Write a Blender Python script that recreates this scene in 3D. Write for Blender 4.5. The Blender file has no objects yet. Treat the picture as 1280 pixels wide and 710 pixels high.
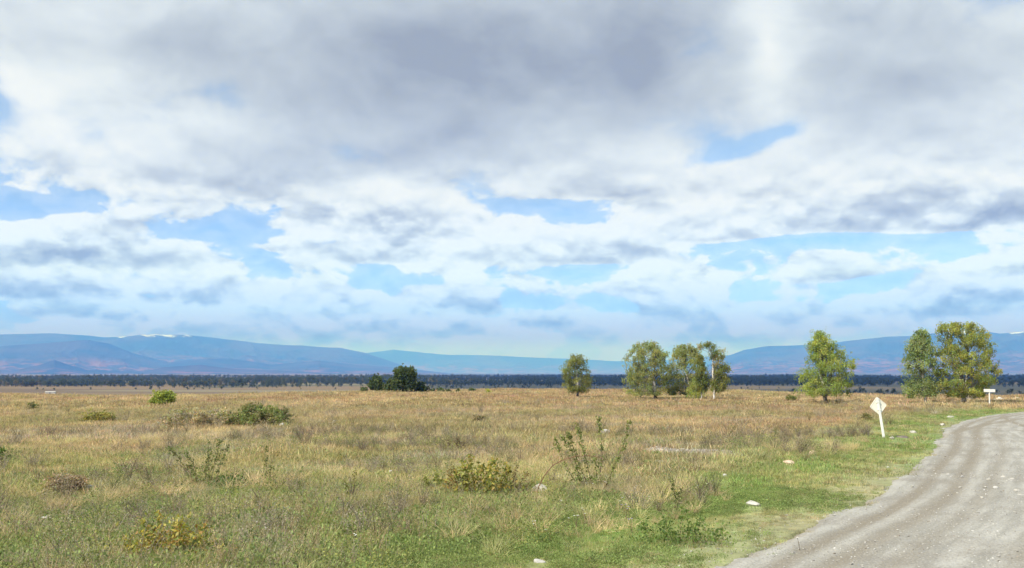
import bpy, math, random
import numpy as np
from mathutils import Vector, Matrix, Euler

R = math.radians
scene = bpy.context.scene
COL = scene.collection

# ------------------------------------------------------------------ camera
FPX, W0, H0, HORIZON = 1250.0, 1280.0, 710.0, 466.0     # focal length in photo pixels, photo size, horizon row
CAM_H = 3.0
PITCH = math.atan((HORIZON - H0 / 2) / FPX)
cam_data = bpy.data.cameras.new('camera')
cam = bpy.data.objects.new('camera', cam_data)
COL.objects.link(cam)
cam.location = (0, 0, CAM_H)
cam.rotation_euler = (R(90) + PITCH, 0, 0)
cam_data.sensor_width = 36.0
cam_data.lens = FPX / W0 * 36.0
cam_data.clip_start = 0.1
cam_data.clip_end = 200000.0
scene.camera = cam


def pix_dir(px, py):
    """direction in the world of a point seen in the photograph"""
    x, y, z = (px - W0 / 2) / FPX, 1.0, -(py - H0 / 2) / FPX
    c, s = math.cos(PITCH), math.sin(PITCH)
    return Vector((x, y * c - z * s, y * s + z * c))


def gpos(px, py, z=0.0):
    """where that line of sight meets level ground"""
    d = pix_dir(px, py)
    t = (z - CAM_H) / d.z
    return d.x * t, d.y * t


# ------------------------------------------------------------------ render and exposure
scene.render.engine = 'CYCLES'
scene.cycles.use_denoising = True
scene.cycles.max_bounces = 5
scene.cycles.diffuse_bounces = 2
scene.cycles.transmission_bounces = 4
scene.cycles.transparent_max_bounces = 8
scene.cycles.volume_bounces = 0
scene.view_settings.view_transform = 'Standard'
scene.view_settings.look = 'None'
scene.view_settings.gamma = 1.0
scene.view_settings.exposure = 0.42
scene.view_settings.use_curve_mapping = False

# ------------------------------------------------------------------ node expressions
class S:
    """a socket one can calculate with"""
    def __init__(self, nt, sock): self.nt, self.s = nt, sock
    def _m(self, op, *a, clamp=False):
        n = self.nt.nodes.new('ShaderNodeMath'); n.operation = op; n.use_clamp = clamp
        for i, v in enumerate((self,) + a):
            if isinstance(v, S): self.nt.links.new(v.s, n.inputs[i])
            else: n.inputs[i].default_value = float(v)
        return S(self.nt, n.outputs[0])
    def __add__(self, o): return self._m('ADD', o)
    __radd__ = __add__
    def __sub__(self, o): return self._m('SUBTRACT', o)
    def __rsub__(self, o): return (self * -1.0) + o
    def __mul__(self, o): return self._m('MULTIPLY', o)
    __rmul__ = __mul__
    def __truediv__(self, o): return self._m('DIVIDE', o)
    def max(self, o): return self._m('MAXIMUM', o)
    def min(self, o): return self._m('MINIMUM', o)
    def pow(self, o): return self._m('POWER', o)
    def clamp(self): return self._m('ADD', 0.0, clamp=True)
    def smooth(self, a, b, lo=0.0, hi=1.0):
        n = self.nt.nodes.new('ShaderNodeMapRange'); n.interpolation_type = 'SMOOTHSTEP'
        self.nt.links.new(self.s, n.inputs['Value'])
        for k, v in (('From Min', a), ('From Max', b), ('To Min', lo), ('To Max', hi)):
            if isinstance(v, S): self.nt.links.new(v.s, n.inputs[k])
            else: n.inputs[k].default_value = v
        return S(self.nt, n.outputs['Result'])


def node(nt, kind, **kw):
    n = nt.nodes.new(kind)
    for k, v in kw.items(): setattr(n, k, v)
    return n


def put(nt, inp, v):
    if isinstance(v, S): nt.links.new(v.s, inp)
    elif isinstance(v, bpy.types.NodeSocket): nt.links.new(v, inp)
    else: inp.default_value = v


def combine(nt, x, y, z):
    n = node(nt, 'ShaderNodeCombineXYZ')
    for i, v in enumerate((x, y, z)): put(nt, n.inputs[i], v)
    return n.outputs[0]


def noise(nt, vec, scale, detail=4.0, rough=0.5, lac=2.0, distort=0.0, dim='3D', kind='FBM', out='Fac', norm=True):
    n = node(nt, 'ShaderNodeTexNoise', noise_dimensions=dim, noise_type=kind)
    if hasattr(n, 'normalize'): n.normalize = norm
    if vec is not None: put(nt, n.inputs['Vector'], vec)
    n.inputs['Scale'].default_value = scale; n.inputs['Detail'].default_value = detail
    n.inputs['Roughness'].default_value = rough; n.inputs['Lacunarity'].default_value = lac
    n.inputs['Distortion'].default_value = distort
    return S(nt, n.outputs['Fac']) if out == 'Fac' else n.outputs['Color']


def mix(nt, fac, a, b, blend='MIX'):
    n = node(nt, 'ShaderNodeMix', data_type='RGBA', blend_type=blend)
    put(nt, n.inputs[0], fac); put(nt, n.inputs[6], a); put(nt, n.inputs[7], b)
    return n.outputs[2]


def vmath(nt, op, a, b=None, scale=None):
    n = node(nt, 'ShaderNodeVectorMath', operation=op)
    put(nt, n.inputs[0], a)
    if b is not None: put(nt, n.inputs[1], b)
    if scale is not None: put(nt, n.inputs['Scale'], scale)
    return n.outputs[0]


# ------------------------------------------------------------------ sun
SUN_AZ, SUN_EL = R(-130.0), R(46.0)            # azimuth from +Y, clockwise seen from above; the sun stands behind and to the left
sun_dir = Vector((math.sin(SUN_AZ) * math.cos(SUN_EL), math.cos(SUN_AZ) * math.cos(SUN_EL), math.sin(SUN_EL)))
sl = bpy.data.lights.new('sun', 'SUN')
sl.energy = 5.0; sl.angle = R(0.53); sl.color = (1.0, 0.96, 0.90)
sun = bpy.data.objects.new('sun', sl); COL.objects.link(sun)
sun.rotation_euler = (-sun_dir).to_track_quat('-Z', 'Y').to_euler()
sun.location = (-60, -50, 90)

# ------------------------------------------------------------------ sky: Nishita blue with a procedural cloud deck
world = bpy.data.worlds.new('World'); scene.world = world
world.use_nodes = True
nt = world.node_tree; nt.nodes.clear()
sky = node(nt, 'ShaderNodeTexSky', sky_type='NISHITA')
sky.sun_disc = False; sky.sun_elevation = SUN_EL; sky.sun_rotation = SUN_AZ
sky.altitude = 500; sky.air_density = 1.0; sky.dust_density = 0.6; sky.ozone_density = 2.0
tc = node(nt, 'ShaderNodeTexCoord')
D = tc.outputs['Generated']
sep = node(nt, 'ShaderNodeSeparateXYZ'); nt.links.new(D, sep.inputs[0])
dx, dy, dz = (S(nt, sep.outputs[i]) for i in range(3))
az = dx._m('ARCTAN2', dy)                       # 0 straight ahead
el = dz._m('ARCSINE')
ae = combine(nt, az, el, 0.0)


def px_azel(px, py):
    d = pix_dir(px, py).normalized()
    return math.atan2(d.x, d.y), math.asin(d.z)


def blob(px, py, rx, ry, rot=0.0):
    """soft ellipse fixed to a direction of the sky"""
    a, e = px_azel(px, py)
    m = node(nt, 'ShaderNodeMapping', vector_type='TEXTURE')
    nt.links.new(ae, m.inputs['Vector'])
    m.inputs['Location'].default_value = (a, e, 0)
    m.inputs['Rotation'].default_value = (0, 0, R(rot))
    m.inputs['Scale'].default_value = (rx / FPX, ry / FPX, 1)
    g = node(nt, 'ShaderNodeTexGradient', gradient_type='QUADRATIC_SPHERE')
    nt.links.new(m.outputs[0], g.inputs[0])
    return S(nt, g.outputs['Fac'])


def field(items):
    tot = None
    for w, *b in items:
        t = blob(*b) * w
        tot = t if tot is None else tot + t
    return tot


def cumulus(dz_off, sx, sz, seed, warp, fine=True):
    """heaped cloud seen from the side; sx, sz: how fine sideways and upwards"""
    v3 = vmath(nt, 'ADD', combine(nt, dx * sx, dy * sx, (dz + dz_off) * sz), (seed, seed * .4, seed * 1.3))
    w = vmath(nt, 'SUBTRACT', noise(nt, v3, 1.3, 3.0, .5, out='Color'), (.5, .5, .5))
    vw = vmath(nt, 'ADD', v3, vmath(nt, 'SCALE', w, scale=warp))
    big = noise(nt, vw, 1.0, 8.0 if fine else 5.0, .56, 2.1)
    v = node(nt, 'ShaderNodeTexVoronoi', voronoi_dimensions='3D', feature='F1')
    put(nt, v.inputs['Vector'], vw); v.inputs['Scale'].default_value = 2.2
    v.inputs['Detail'].default_value = 2.0 if fine else 1.0; v.inputs['Roughness'].default_value = .55; v.normalize = True
    return big, 1.0 - S(nt, v.outputs['Distance'])


hi0, hp0 = cumulus(0.0, 4.0, 6.4, 3.0, .40)
hi1, hp1 = cumulus(0.024, 4.0, 6.4, 3.0, .40, False)
lo0, lp0 = cumulus(0.0, 9.0, 16.5, 5.0, .40)
lo1, lp1 = cumulus(0.011, 9.0, 16.5, 5.0, .40, False)
lowmix = el.smooth(R(14.5), R(8.0))
def blend(a, b_): return a + (b_ - a) * lowmix
big0, puff0, big1, puff1 = blend(hi0, lo0), blend(hp0, lp0), blend(hi1, lo1), blend(hp1, lp1)
gap = field([
    (1.00, 60, 258, 260, 40, 4), (0.95, 260, 285, 200, 34, 14), (0.75, -20, 125, 60, 60, 0), (0.6, 330, 305, 140, 30, 10),
    (0.75, 968, 170, 95, 30, 16), (0.60, 895, 196, 95, 26, 12), (0.35, 860, 215, 110, 30, -16), (0.75, 700, 268, 120, 38, -8), (0.5, 520, 350, 240, 26, -3),
    (0.6, 700, 340, 190, 24, -4), (0.95, 1000, 298, 240, 26, 2), (0.8, 960, 372, 180, 30, -6),
    (0.35, 640, 384, 150, 26, 0), (0.55, 870, 318, 90, 36, 0), (0.45, 1180, 318, 120, 22, 0), (0.5, 420, 300, 80, 26, 10),
])
mass = field([
    (0.85, 480, 70, 860, 260, 0), (0.6, 830, 110, 200, 90, 0), (0.8, 860, 15, 180, 80, 0), (0.60, 1120, 70, 500, 190, 0), (0.50, 1110, 232, 460, 84, -6), (0.48, 520, 255, 260, 62, -4),
    (0.75, 110, 335, 360, 80, 6), (0.62, 590, 311, 270, 34, -2), (0.48, 850, 352, 130, 28, 0), (0.65, 1030, 326, 105, 36, -4),
    (0.65, 1120, 382, 360, 56, -3), (0.62, 330, 385, 560, 70, 0), (0.3, 200, 200, 420, 80, 0), (0.45, 640, 415, 1000, 40, 0),
])

HEAPS = [(450, 291, 230, 95), (500, 329, 140, 50), (730, 328, 150, 56), (1035, 350, 92, 54), (810, 367, 90, 42), (1140, 290, 340, 150), (90, 334, 230, 72), (340, 313, 60, 28), (880, 302, 160, 56),
         (1200, 394, 170, 66), (1030, 410, 150, 62), (905, 427, 70, 36), (685, 410, 90, 52), (770, 246, 190, 100), (265, 384, 60, 46), (330, 376, 60, 40), (385, 398, 80, 46), (450, 392, 70, 40),
         (545, 384, 60, 44), (605, 392, 55, 36), (120, 398, 130, 44), (200, 416, 110, 36), (30, 372, 90, 40), (560, 420, 120, 32), (1260, 345, 80, 40)]
heap_d, heap_s = None, None
for px_, py_, rx_, ry_ in HEAPS:
    e0 = px_azel(px_, py_)[1]
    half_ = blob(px_, py_, rx_, ry_) * el.smooth(e0 - .004, e0 + .006)
    t_ = (el - e0) * (FPX / ry_) * -1.25 + 0.25
    heap_d = half_ if heap_d is None else heap_d + half_
    heap_s = half_ * t_ if heap_s is None else heap_s + half_ * t_


def dens(b, p):
    return (b - 0.5) * 2.3 + (p - 0.55) * 0.75 + 0.07 - lowmix * 0.05 + mass * 0.50 + heap_d * 1.15 - gap * 0.68
d0, d1 = dens(big0, puff0), dens(big1, puff1)
alpha = d0.smooth(lowmix * 0.15 - 0.22, 0.24 - lowmix * 0.13)
veil = d0.smooth(-0.7, 0.0) * 0.30              # thin cloud round the edges
# light on the clouds: bright where a heap ends upwards, grey underneath and where it is thick
rim = ((d0 - d1) * 1.25).max(-0.5).min(0.5)
thick = d0.smooth(0.10, 0.85)
grey = field([
    (1.20, 560, 70, 760, 210, 0), (0.75, 800, 60, 190, 180, 0), (0.60, 300, 226, 380, 74, 4), (0.45, 560, 165, 340, 90, 0), (0.12, 600, 272, 240, 26, 0),
    (0.70, 1150, 90, 340, 150, 0), (0.15, 1200, 268, 280, 50, 0), (0.15, 150, 388, 360, 44, 0), (0.12, 640, 405, 800, 40, 0), (-0.75, 40, 120, 300, 110, 0),
    (-0.2, 150, 190, 200, 40, 0), (-1.1, 960, 60, 80, 150, 10), (-0.45, 500, 240, 190, 40, 0), (-0.2, 1060, 205, 260, 44, -8), (0.05, 100, 312, 300, 24, 6),
    (0.05, 700, 235, 160, 40, 0), (-0.3, 0, 20, 200, 90, 0),
])

shade = 0.265 + thick * 0.18 + grey * 0.60 + heap_s * 0.9 - rim * (0.55 + lowmix * 0.35) + (0.55 - puff0) * (0.18 + lowmix * 0.2) + (0.5 - big0) * (0.25 + lowmix * 0.2)
shade = ((shade - 0.35) * (1.0 + lowmix * 0.4 + el.smooth(R(6.5), R(2.5)) * 0.3) + 0.35 - lowmix * 0.07).clamp()
ramp = node(nt, 'ShaderNodeValToRGB'); nt.links.new(shade.s, ramp.inputs[0])
cr = ramp.color_ramp
cr.elements[0].position = 0.0; cr.elements[0].color = (0.92, 0.965, 0.985, 1)
cr.elements[1].position = 1.0; cr.elements[1].color = (0.352, 0.388, 0.418, 1)
for pos, c in ((0.22, (0.80, 0.87, 0.92, 1)), (0.5, (0.60, 0.665, 0.715, 1))):
    e_ = cr.elements.new(pos); e_.color = c
blue = vmath(nt, 'MULTIPLY', vmath(nt, 'SCALE', sky.outputs[0], scale=0.13), (1.08, 1.22, 1.34))
blue = mix(nt, el.smooth(R(14.0), R(6.0)), blue, vmath(nt, 'MULTIPLY', blue, (0.80, 0.82, 1.0)))
skycol = mix(nt, alpha.max(veil), blue, ramp.outputs[0])
# low down the air itself is bluer
lr = node(nt, 'ShaderNodeValToRGB'); put(nt, lr.inputs[0], (el / R(16.0)).clamp())
le = lr.color_ramp
le.elements[0].position = 0.0; le.elements[0].color = (.17, .17, 1.0, 1)
le.elements[1].position = 1.0; le.elements[1].color = (.385, .39, .402, 1)
for p_, c_ in ((.125, (.172, .175, 1.0, 1)), (.22, (.238, .33, .87, 1)), (.34, (.345, .41, .60, 1)), (.62, (.38, .395, .45, 1))):
    e_ = le.elements.new(p_); e_.color = c_
skycol = vmath(nt, 'SCALE', vmath(nt, 'MULTIPLY', skycol, lr.outputs[0]), scale=2.5)
below = dz.smooth(-0.03, 0.0)                    # under the horizon: ground
skycol = mix(nt, below, (0.30, 0.27, 0.2, 1), skycol)
bg = node(nt, 'ShaderNodeBackground'); nt.links.new(skycol, bg.inputs[0]); bg.inputs[1].default_value = 0.745
wo = node(nt, 'ShaderNodeOutputWorld'); nt.links.new(bg.outputs[0], wo.inputs[0])
world.cycles.sampling_method = 'MANUAL'; world.cycles.sample_map_resolution = 512
# ------------------------------------------------------------------ numpy noise
def _hash(ix, iy, seed):
    h = (ix.astype(np.int64) * 374761393 + iy.astype(np.int64) * 668265263 + seed * 974711) & 0xFFFFFFFF
    h = ((h ^ (h >> 13)) * 1274126177) & 0xFFFFFFFF
    return ((h ^ (h >> 16)) & 0xFFFF) / 65535.0


def vnoise(x, y, seed=0):
    x = np.asarray(x, float); y = np.asarray(y, float)
    ix, iy = np.floor(x), np.floor(y)
    fx, fy = x - ix, y - iy
    ux, uy = fx * fx * (3 - 2 * fx), fy * fy * (3 - 2 * fy)
    a, b = _hash(ix, iy, seed), _hash(ix + 1, iy, seed)
    c, d = _hash(ix, iy + 1, seed), _hash(ix + 1, iy + 1, seed)
    return (a + (b - a) * ux) * (1 - uy) + (c + (d - c) * ux) * uy


def fbm(x, y, octaves=4, seed=0, gain=0.5):
    t, amp, tot = 0.0, 1.0, 0.0
    for i in range(octaves):
        t = t + amp * vnoise(x * 2 ** i + 17.3 * i, y * 2 ** i - 9.1 * i, seed + i); tot += amp; amp *= gain
    return t / tot


def ridged(x, y, octaves=4, seed=0):
    t, amp, tot = 0.0, 1.0, 0.0
    for i in range(octaves):
        n = 1 - np.abs(2 * vnoise(x * 2 ** i + 7.7 * i, y * 2 ** i + 3.1 * i, seed + i) - 1)
        t = t + amp * n * n; tot += amp; amp *= 0.5
    return t / tot


def sstep(a, b, x):
    t = np.clip((np.asarray(x, float) - a) / (b - a), 0, 1)
    return t * t * (3 - 2 * t)


# ------------------------------------------------------------------ object helpers
def tag(o, label=None, cat=None, group=None, kind=None):
    if label: o['label'] = label
    if cat: o['category'] = cat
    if group: o['group'] = group
    if kind: o['kind'] = kind
    return o


def mesh_np(name, verts, faces, mat=None, smooth=True, attrs=None, uv=None):
    """a mesh from numpy arrays; faces is (n, 3) or (n, 4); attrs: name -> per-vertex rgb or float"""
    me = bpy.data.meshes.new(name)
    verts = np.asarray(verts, np.float32); faces = np.asarray(faces, np.int32)
    n, k = faces.shape
    me.vertices.add(len(verts)); me.vertices.foreach_set('co', verts.ravel())
    me.loops.add(n * k); me.loops.foreach_set('vertex_index', faces.ravel())
    me.polygons.add(n); me.polygons.foreach_set('loop_start', np.arange(0, n * k, k, dtype=np.int32))
    me.polygons.foreach_set('loop_total', np.full(n, k, np.int32))
    me.polygons.foreach_set('use_smooth', np.full(n, smooth, bool))
    me.update(calc_edges=True)
    for an, av in (attrs or {}).items():
        av = np.asarray(av, np.float32)
        if av.ndim == 1:
            at = me.attributes.new(an, 'FLOAT', 'POINT'); at.data.foreach_set('value', av)
        else:
            at = me.attributes.new(an, 'FLOAT_COLOR', 'POINT')
            at.data.foreach_set('color', np.concatenate([av, np.ones((len(av), 1), np.float32)], 1).ravel())
    if mat: me.materials.append(mat)
    return me


def link(name, me, parent=None):
    o = bpy.data.objects.new(name, me); COL.objects.link(o)
    if parent is not None: o.parent = parent
    return o


def grid_faces(nr, nc, wrap=False):
    r = np.arange(nr - 1)[:, None]; c = np.arange(nc if wrap else nc - 1)[None, :]
    c1 = (c + 1) % nc
    return np.stack([r * nc + c, r * nc + c1, (r + 1) * nc + c1, (r + 1) * nc + c], -1).reshape(-1, 4)


def new_mat(name):
    m = bpy.data.materials.new(name); m.use_nodes = True
    t = m.node_tree; b = t.nodes['Principled BSDF']
    b.inputs['Roughness'].default_value = 0.9
    b.inputs['Specular IOR Level'].default_value = 0.15
    return m, t, b


def attr(t, name, kind='GEOMETRY', out='Color'):
    n = node(t, 'ShaderNodeAttribute', attribute_name=name, attribute_type=kind)
    return n.outputs[out]


# ------------------------------------------------------------------ lie of the land
PLAIN = -10.5                                        # the valley floor lies this far below the field


def edge_dist(x, y):
    a = np.arctan2(x, np.maximum(y, 1e-3))
    return 152 + 14 * np.sin(a * 9 + 1.0) + 18 * (fbm(a * 14, a * 0 + 2.0, 3, 5) - 0.5)


ROAD_L = [(-2.0, 5), (0.3, 10.5), (2.7, 15.4), (4.8, 18.8), (7.0, 22.0), (9.4, 26.0), (12.15, 31.5), (15.0, 37.0), (17.5, 42.0), (19.7, 47.0),
          (22.9, 54.0), (27.6, 62.5), (33.5, 71.5), (41.0, 79.5), (52, 87), (68, 93), (90, 98), (130, 104), (190, 108)]


def resample(pts, n):
    p = np.array(pts, float)
    for _ in range(3):                                # Chaikin smoothing
        q = np.empty((2 * len(p) - 2, 2)); q[0::2] = p[:-1] * .75 + p[1:] * .25; q[1::2] = p[:-1] * .25 + p[1:] * .75
        p = np.vstack([p[:1], q, p[-1:]])
    s = np.r_[0, np.cumsum(np.hypot(*np.diff(p, axis=0).T))]
    t = np.linspace(0, s[-1], n)
    return np.c_[np.interp(t, s, p[:, 0]), np.interp(t, s, p[:, 1])], t


road_l, road_s = resample(ROAD_L, 900)
tan = np.gradient(road_l, axis=0); tan /= np.linalg.norm(tan, axis=1)[:, None]
road_n = np.c_[tan[:, 1], -tan[:, 0]]                # to the right of travel
ROAD_W = 9.5


def road_offset(x, y):
    """signed distance to the road's left edge: negative in the field, positive on the road"""
    x = np.asarray(x, float).ravel(); y = np.asarray(y, float).ravel()
    out = np.full(len(x), -99.0)
    m = (x > -12) & (x < 195) & (y > 0) & (y < 135)
    idx = np.nonzero(m)[0]
    rl = road_l[::3]; rn = road_n[::3]
    for c in range(0, len(idx), 20000):
        i = idx[c:c + 20000]
        dxx = x[i, None] - rl[None, :, 0]; dyy = y[i, None] - rl[None, :, 1]
        k = np.argmin(dxx * dxx + dyy * dyy, 1); ar = np.arange(len(i))
        out[i] = dxx[ar, k] * rn[k, 0] + dyy[ar, k] * rn[k, 1]
    return out


def ground_z(x, y):
    x = np.asarray(x, float); y = np.asarray(y, float)
    d = np.hypot(x, y)
    t = sstep(0, 130, d - edge_dist(x, y))
    bump = (fbm(x * 0.11, y * 0.11, 3, 11) - 0.5) * 0.34 + (fbm(x * 0.5, y * 0.5, 2, 21) - 0.5) * 0.10
    ro = road_offset(x, y).reshape(np.shape(x))
    keep = np.where(ro > -90, 1 - sstep(-3.0, -0.3, ro) * (1 - sstep(ROAD_W + .3, ROAD_W + 3, ro)), 1)
    bank = np.where(ro > -90, sstep(-2.2, -0.2, ro) * 0.10, 0)
    roll = (fbm(x * 0.012 + 5, y * 0.012, 3, 31) - 0.5) * 0.9 * sstep(55, 120, d)
    far = (fbm(x * 0.002, y * 0.002, 3, 41) - 0.5) * 3.0 * sstep(300, 900, d)
    return (bump * keep + roll * keep - bank * 0.0) * (1 - t) + (PLAIN + far) * t


# ------------------------------------------------------------------ colours of the field
TAN = np.array([0.45, 0.345, 0.215]); STRAW = np.array([0.58, 0.46, 0.28]); GREEN = np.array([0.285, 0.300, 0.125]); LUSH = np.array([0.225, 0.305, 0.098])
GREYV = np.array([0.39, 0.335, 0.275]); RUST = np.array([0.37, 0.245, 0.15]); OLIVE = np.array([0.335, 0.295, 0.150])


def lerp(a, b, t): return a + (b - a) * np.asarray(t)[..., None]


def field_colour(x, y):
    """what grows here: green by the road and near the camera, straw and russet further out"""
    x = np.asarray(x, float).ravel(); y = np.asarray(y, float).ravel()
    d = np.hypot(x, y); ro = road_offset(x, y)
    n1, n2, n3, n4 = fbm(x * .16, y * .10, 4, 1), fbm(x * .35 + 4, y * .22, 3, 2), fbm(x * .05, y * .03, 3, 3), fbm(x * .9, y * .6, 3, 4)
    n5, n6 = fbm(x * 1.2 + 3, y * .8, 3, 6), fbm(x * .7 - 8, y * .5, 3, 7)
    nearg = 1 - sstep(19, 44, d + (n1 - .5) * 26)
    c = lerp(np.broadcast_to(TAN, (len(x), 3)), STRAW, sstep(.46, .64, n1) * .8)
    c = lerp(c, RUST, (.18 + sstep(.46, .62, n3) * .5) * sstep(38, 70, d))
    c = lerp(c, GREYV, sstep(.50, .62, n2) * .75 * (1 - sstep(60, 100, d)))
    c = lerp(c, OLIVE, sstep(.44, .60, fbm(x * .10 + 9, y * .07, 4, 8)) * .8 * (1 - sstep(70, 120, d) * .5))
    c = lerp(c, GREEN, np.clip(nearg * (.58 + .9 * (n4 - .4)), 0, 1))
    c = lerp(c, LUSH * .8, sstep(.54, .66, n5) * .8 * nearg)
    c = lerp(c, np.array([.36, .335, .12]), sstep(.54, .66, n6) * .7 * nearg)
    c = lerp(c, GREYV, sstep(.52, .64, n2) * .6 * nearg)
    c = lerp(c, STRAW, sstep(.56, .68, fbm(x * .8, y * .6, 3, 9)) * .6 * nearg)
    verge = np.where(ro > -90, sstep(-7.5 + 5 * (n1 - .5), -2.6, ro), 0)
    c = lerp(c, lerp(np.broadcast_to(LUSH, (len(x), 3)), GREEN * 1.1, sstep(.4, .6, n2)), verge * .92)
    dry = np.where(ro > -90, sstep(-2.6 + 2.8 * (n2 - .5), -.2, ro), 0) * (1 - sstep(30, 42, d))
    c = lerp(c, np.array([.36, .32, .22]), dry * .5)
    return c * ((.78 + .44 * n4) * (1 - .10 * sstep(30, 60, d)))[:, None]


# bare gravel strip of an old track in the field
track_p, _ = resample([gpos(770, 555), gpos(815, 562), gpos(880, 568), gpos(945, 573), gpos(985, 577)], 200)
track2_p, _ = resample([gpos(560, 536), gpos(620, 541), gpos(700, 549), gpos(775, 556)], 200)


def track_mask(x, y):
    x = np.asarray(x, float).ravel(); y = np.asarray(y, float).ravel()
    out = np.zeros(len(x))
    i = np.nonzero((x > -12) & (x < 16) & (y > 28) & (y < 62))[0]
    if len(i):
        jit = (fbm(x[i] * .8, y[i] * .8, 3, 77) - .5) * 1.6
        for p, w, k in ((track_p, 2.1, 1.0), (track2_p, 1.0, .6)):
            q = (x[i, None] - p[None, :, 0]) ** 2 + (y[i, None] - p[None, :, 1]) ** 2
            dd = np.sqrt(q.min(1)); tp = sstep(0, 50, q.argmin(1)) * (1 - sstep(110, 198, q.argmin(1)) * .9)
            out[i] = np.maximum(out[i], (1 - sstep(w * .4, w, dd + jit)) * k * tp)
    return out


# ------------------------------------------------------------------ ground sheet
rings = np.r_[np.linspace(0.6, 14, 30), np.geomspace(14.25, 170, 300)[0:], np.geomspace(173, 1500, 90), np.geomspace(1550, 70000, 60)]
angs = np.r_[np.linspace(-42, 42, 560), np.linspace(43, 317, 120)] * math.pi / 180
A, RR = np.meshgrid(angs, rings)
gx, gy = (RR * np.sin(A)).ravel(), (RR * np.cos(A)).ravel()
gz = ground_z(gx, gy)
ro_all = road_offset(gx, gy)
gz = np.where((ro_all > 0.25) & (ro_all < ROAD_W - .25), gz - 0.12, gz)      # the road sheet lies over this
gd = np.hypot(gx, gy)
col = field_colour(gx, gy)
tm = track_mask(gx, gy)
col = lerp(col, np.array([.30, .265, .225]), tm * .9)
vx = fbm(gx * .0012, gy * .004, 4, 61); vy = fbm(gx * .004, gy * .0016, 4, 62)
valley = lerp(np.broadcast_to(np.array([.175, .128, .070]), (len(gx), 3)), np.array([.12, .09, .055]), sstep(.45, .58, vx))
valley = lerp(valley, np.array([.07, .075, .035]), sstep(.5, .62, vy) * .8)
valley = lerp(valley, np.array([.25, .22, .13]), sstep(.6, .66, vx) * .5)
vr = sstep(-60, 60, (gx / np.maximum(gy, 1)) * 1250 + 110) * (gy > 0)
valley = lerp(valley, np.array([.045, .050, .038]), vr * (.45 + .5 * sstep(.4, .6, vy)))  # cloud shadow over the right of the valley, put into the ground colour
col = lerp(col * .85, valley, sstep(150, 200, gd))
mat_ground, t, b = new_mat('dry grassland soil')
ca = attr(t, 'col')
geo = node(t, 'ShaderNodeNewGeometry').outputs['Position']
n1 = noise(t, geo, 2.2, 6.0, 0.65); n2 = noise(t, geo, 14.0, 4.0, 0.6)
c1 = mix(t, n1.smooth(.3, .7), vmath(t, 'SCALE', ca, scale=0.72), vmath(t, 'SCALE', ca, scale=1.18))
t.links.new(c1, b.inputs['Base Color'])
bp = node(t, 'ShaderNodeBump'); bp.inputs['Strength'].default_value = .6; bp.inputs['Distance'].default_value = .05
put(t, bp.inputs['Height'], n2 + n1); t.links.new(bp.outputs[0], b.inputs['Normal'])
centre = len(gx)
verts = np.c_[np.r_[gx, 0], np.r_[gy, 0], np.r_[gz, 0]]
F = grid_faces(len(rings), len(angs), wrap=True)[:, ::-1]
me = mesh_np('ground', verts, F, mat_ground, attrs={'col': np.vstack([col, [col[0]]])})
ground = tag(link('ground', me), kind='structure')

# ------------------------------------------------------------------ mountains
mat_mtn, t, b = new_mat('forested mountain slopes')
geo = node(t, 'ShaderNodeNewGeometry')
pos = geo.outputs['Position']
na = noise(t, pos, 0.0011, 5.0, .6); nb = noise(t, pos, 0.0035, 5.0, .6)
hgt = S(t, attr(t, 'rel', out='Fac'))
c = mix(t, na.smooth(.42, .6), (.016, .024, .024, 1), (.045, .04, .032, 1))
c = mix(t, (nb.smooth(.48, .58) * hgt.smooth(.6, .15)), c, (.15, .072, .043, 1))
c = mix(t, hgt.smooth(.05, .0) * .6, c, (.13, .12, .07, 1))
snow = S(t, attr(t, 'snow', out='Fac')) + (nb - .5) * 3.0 - .12
c = mix(t, snow.smooth(.55, .95) * .75, c, (.55, .66, .9, 1))
t.links.new(c, b.inputs['Base Color'])


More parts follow.
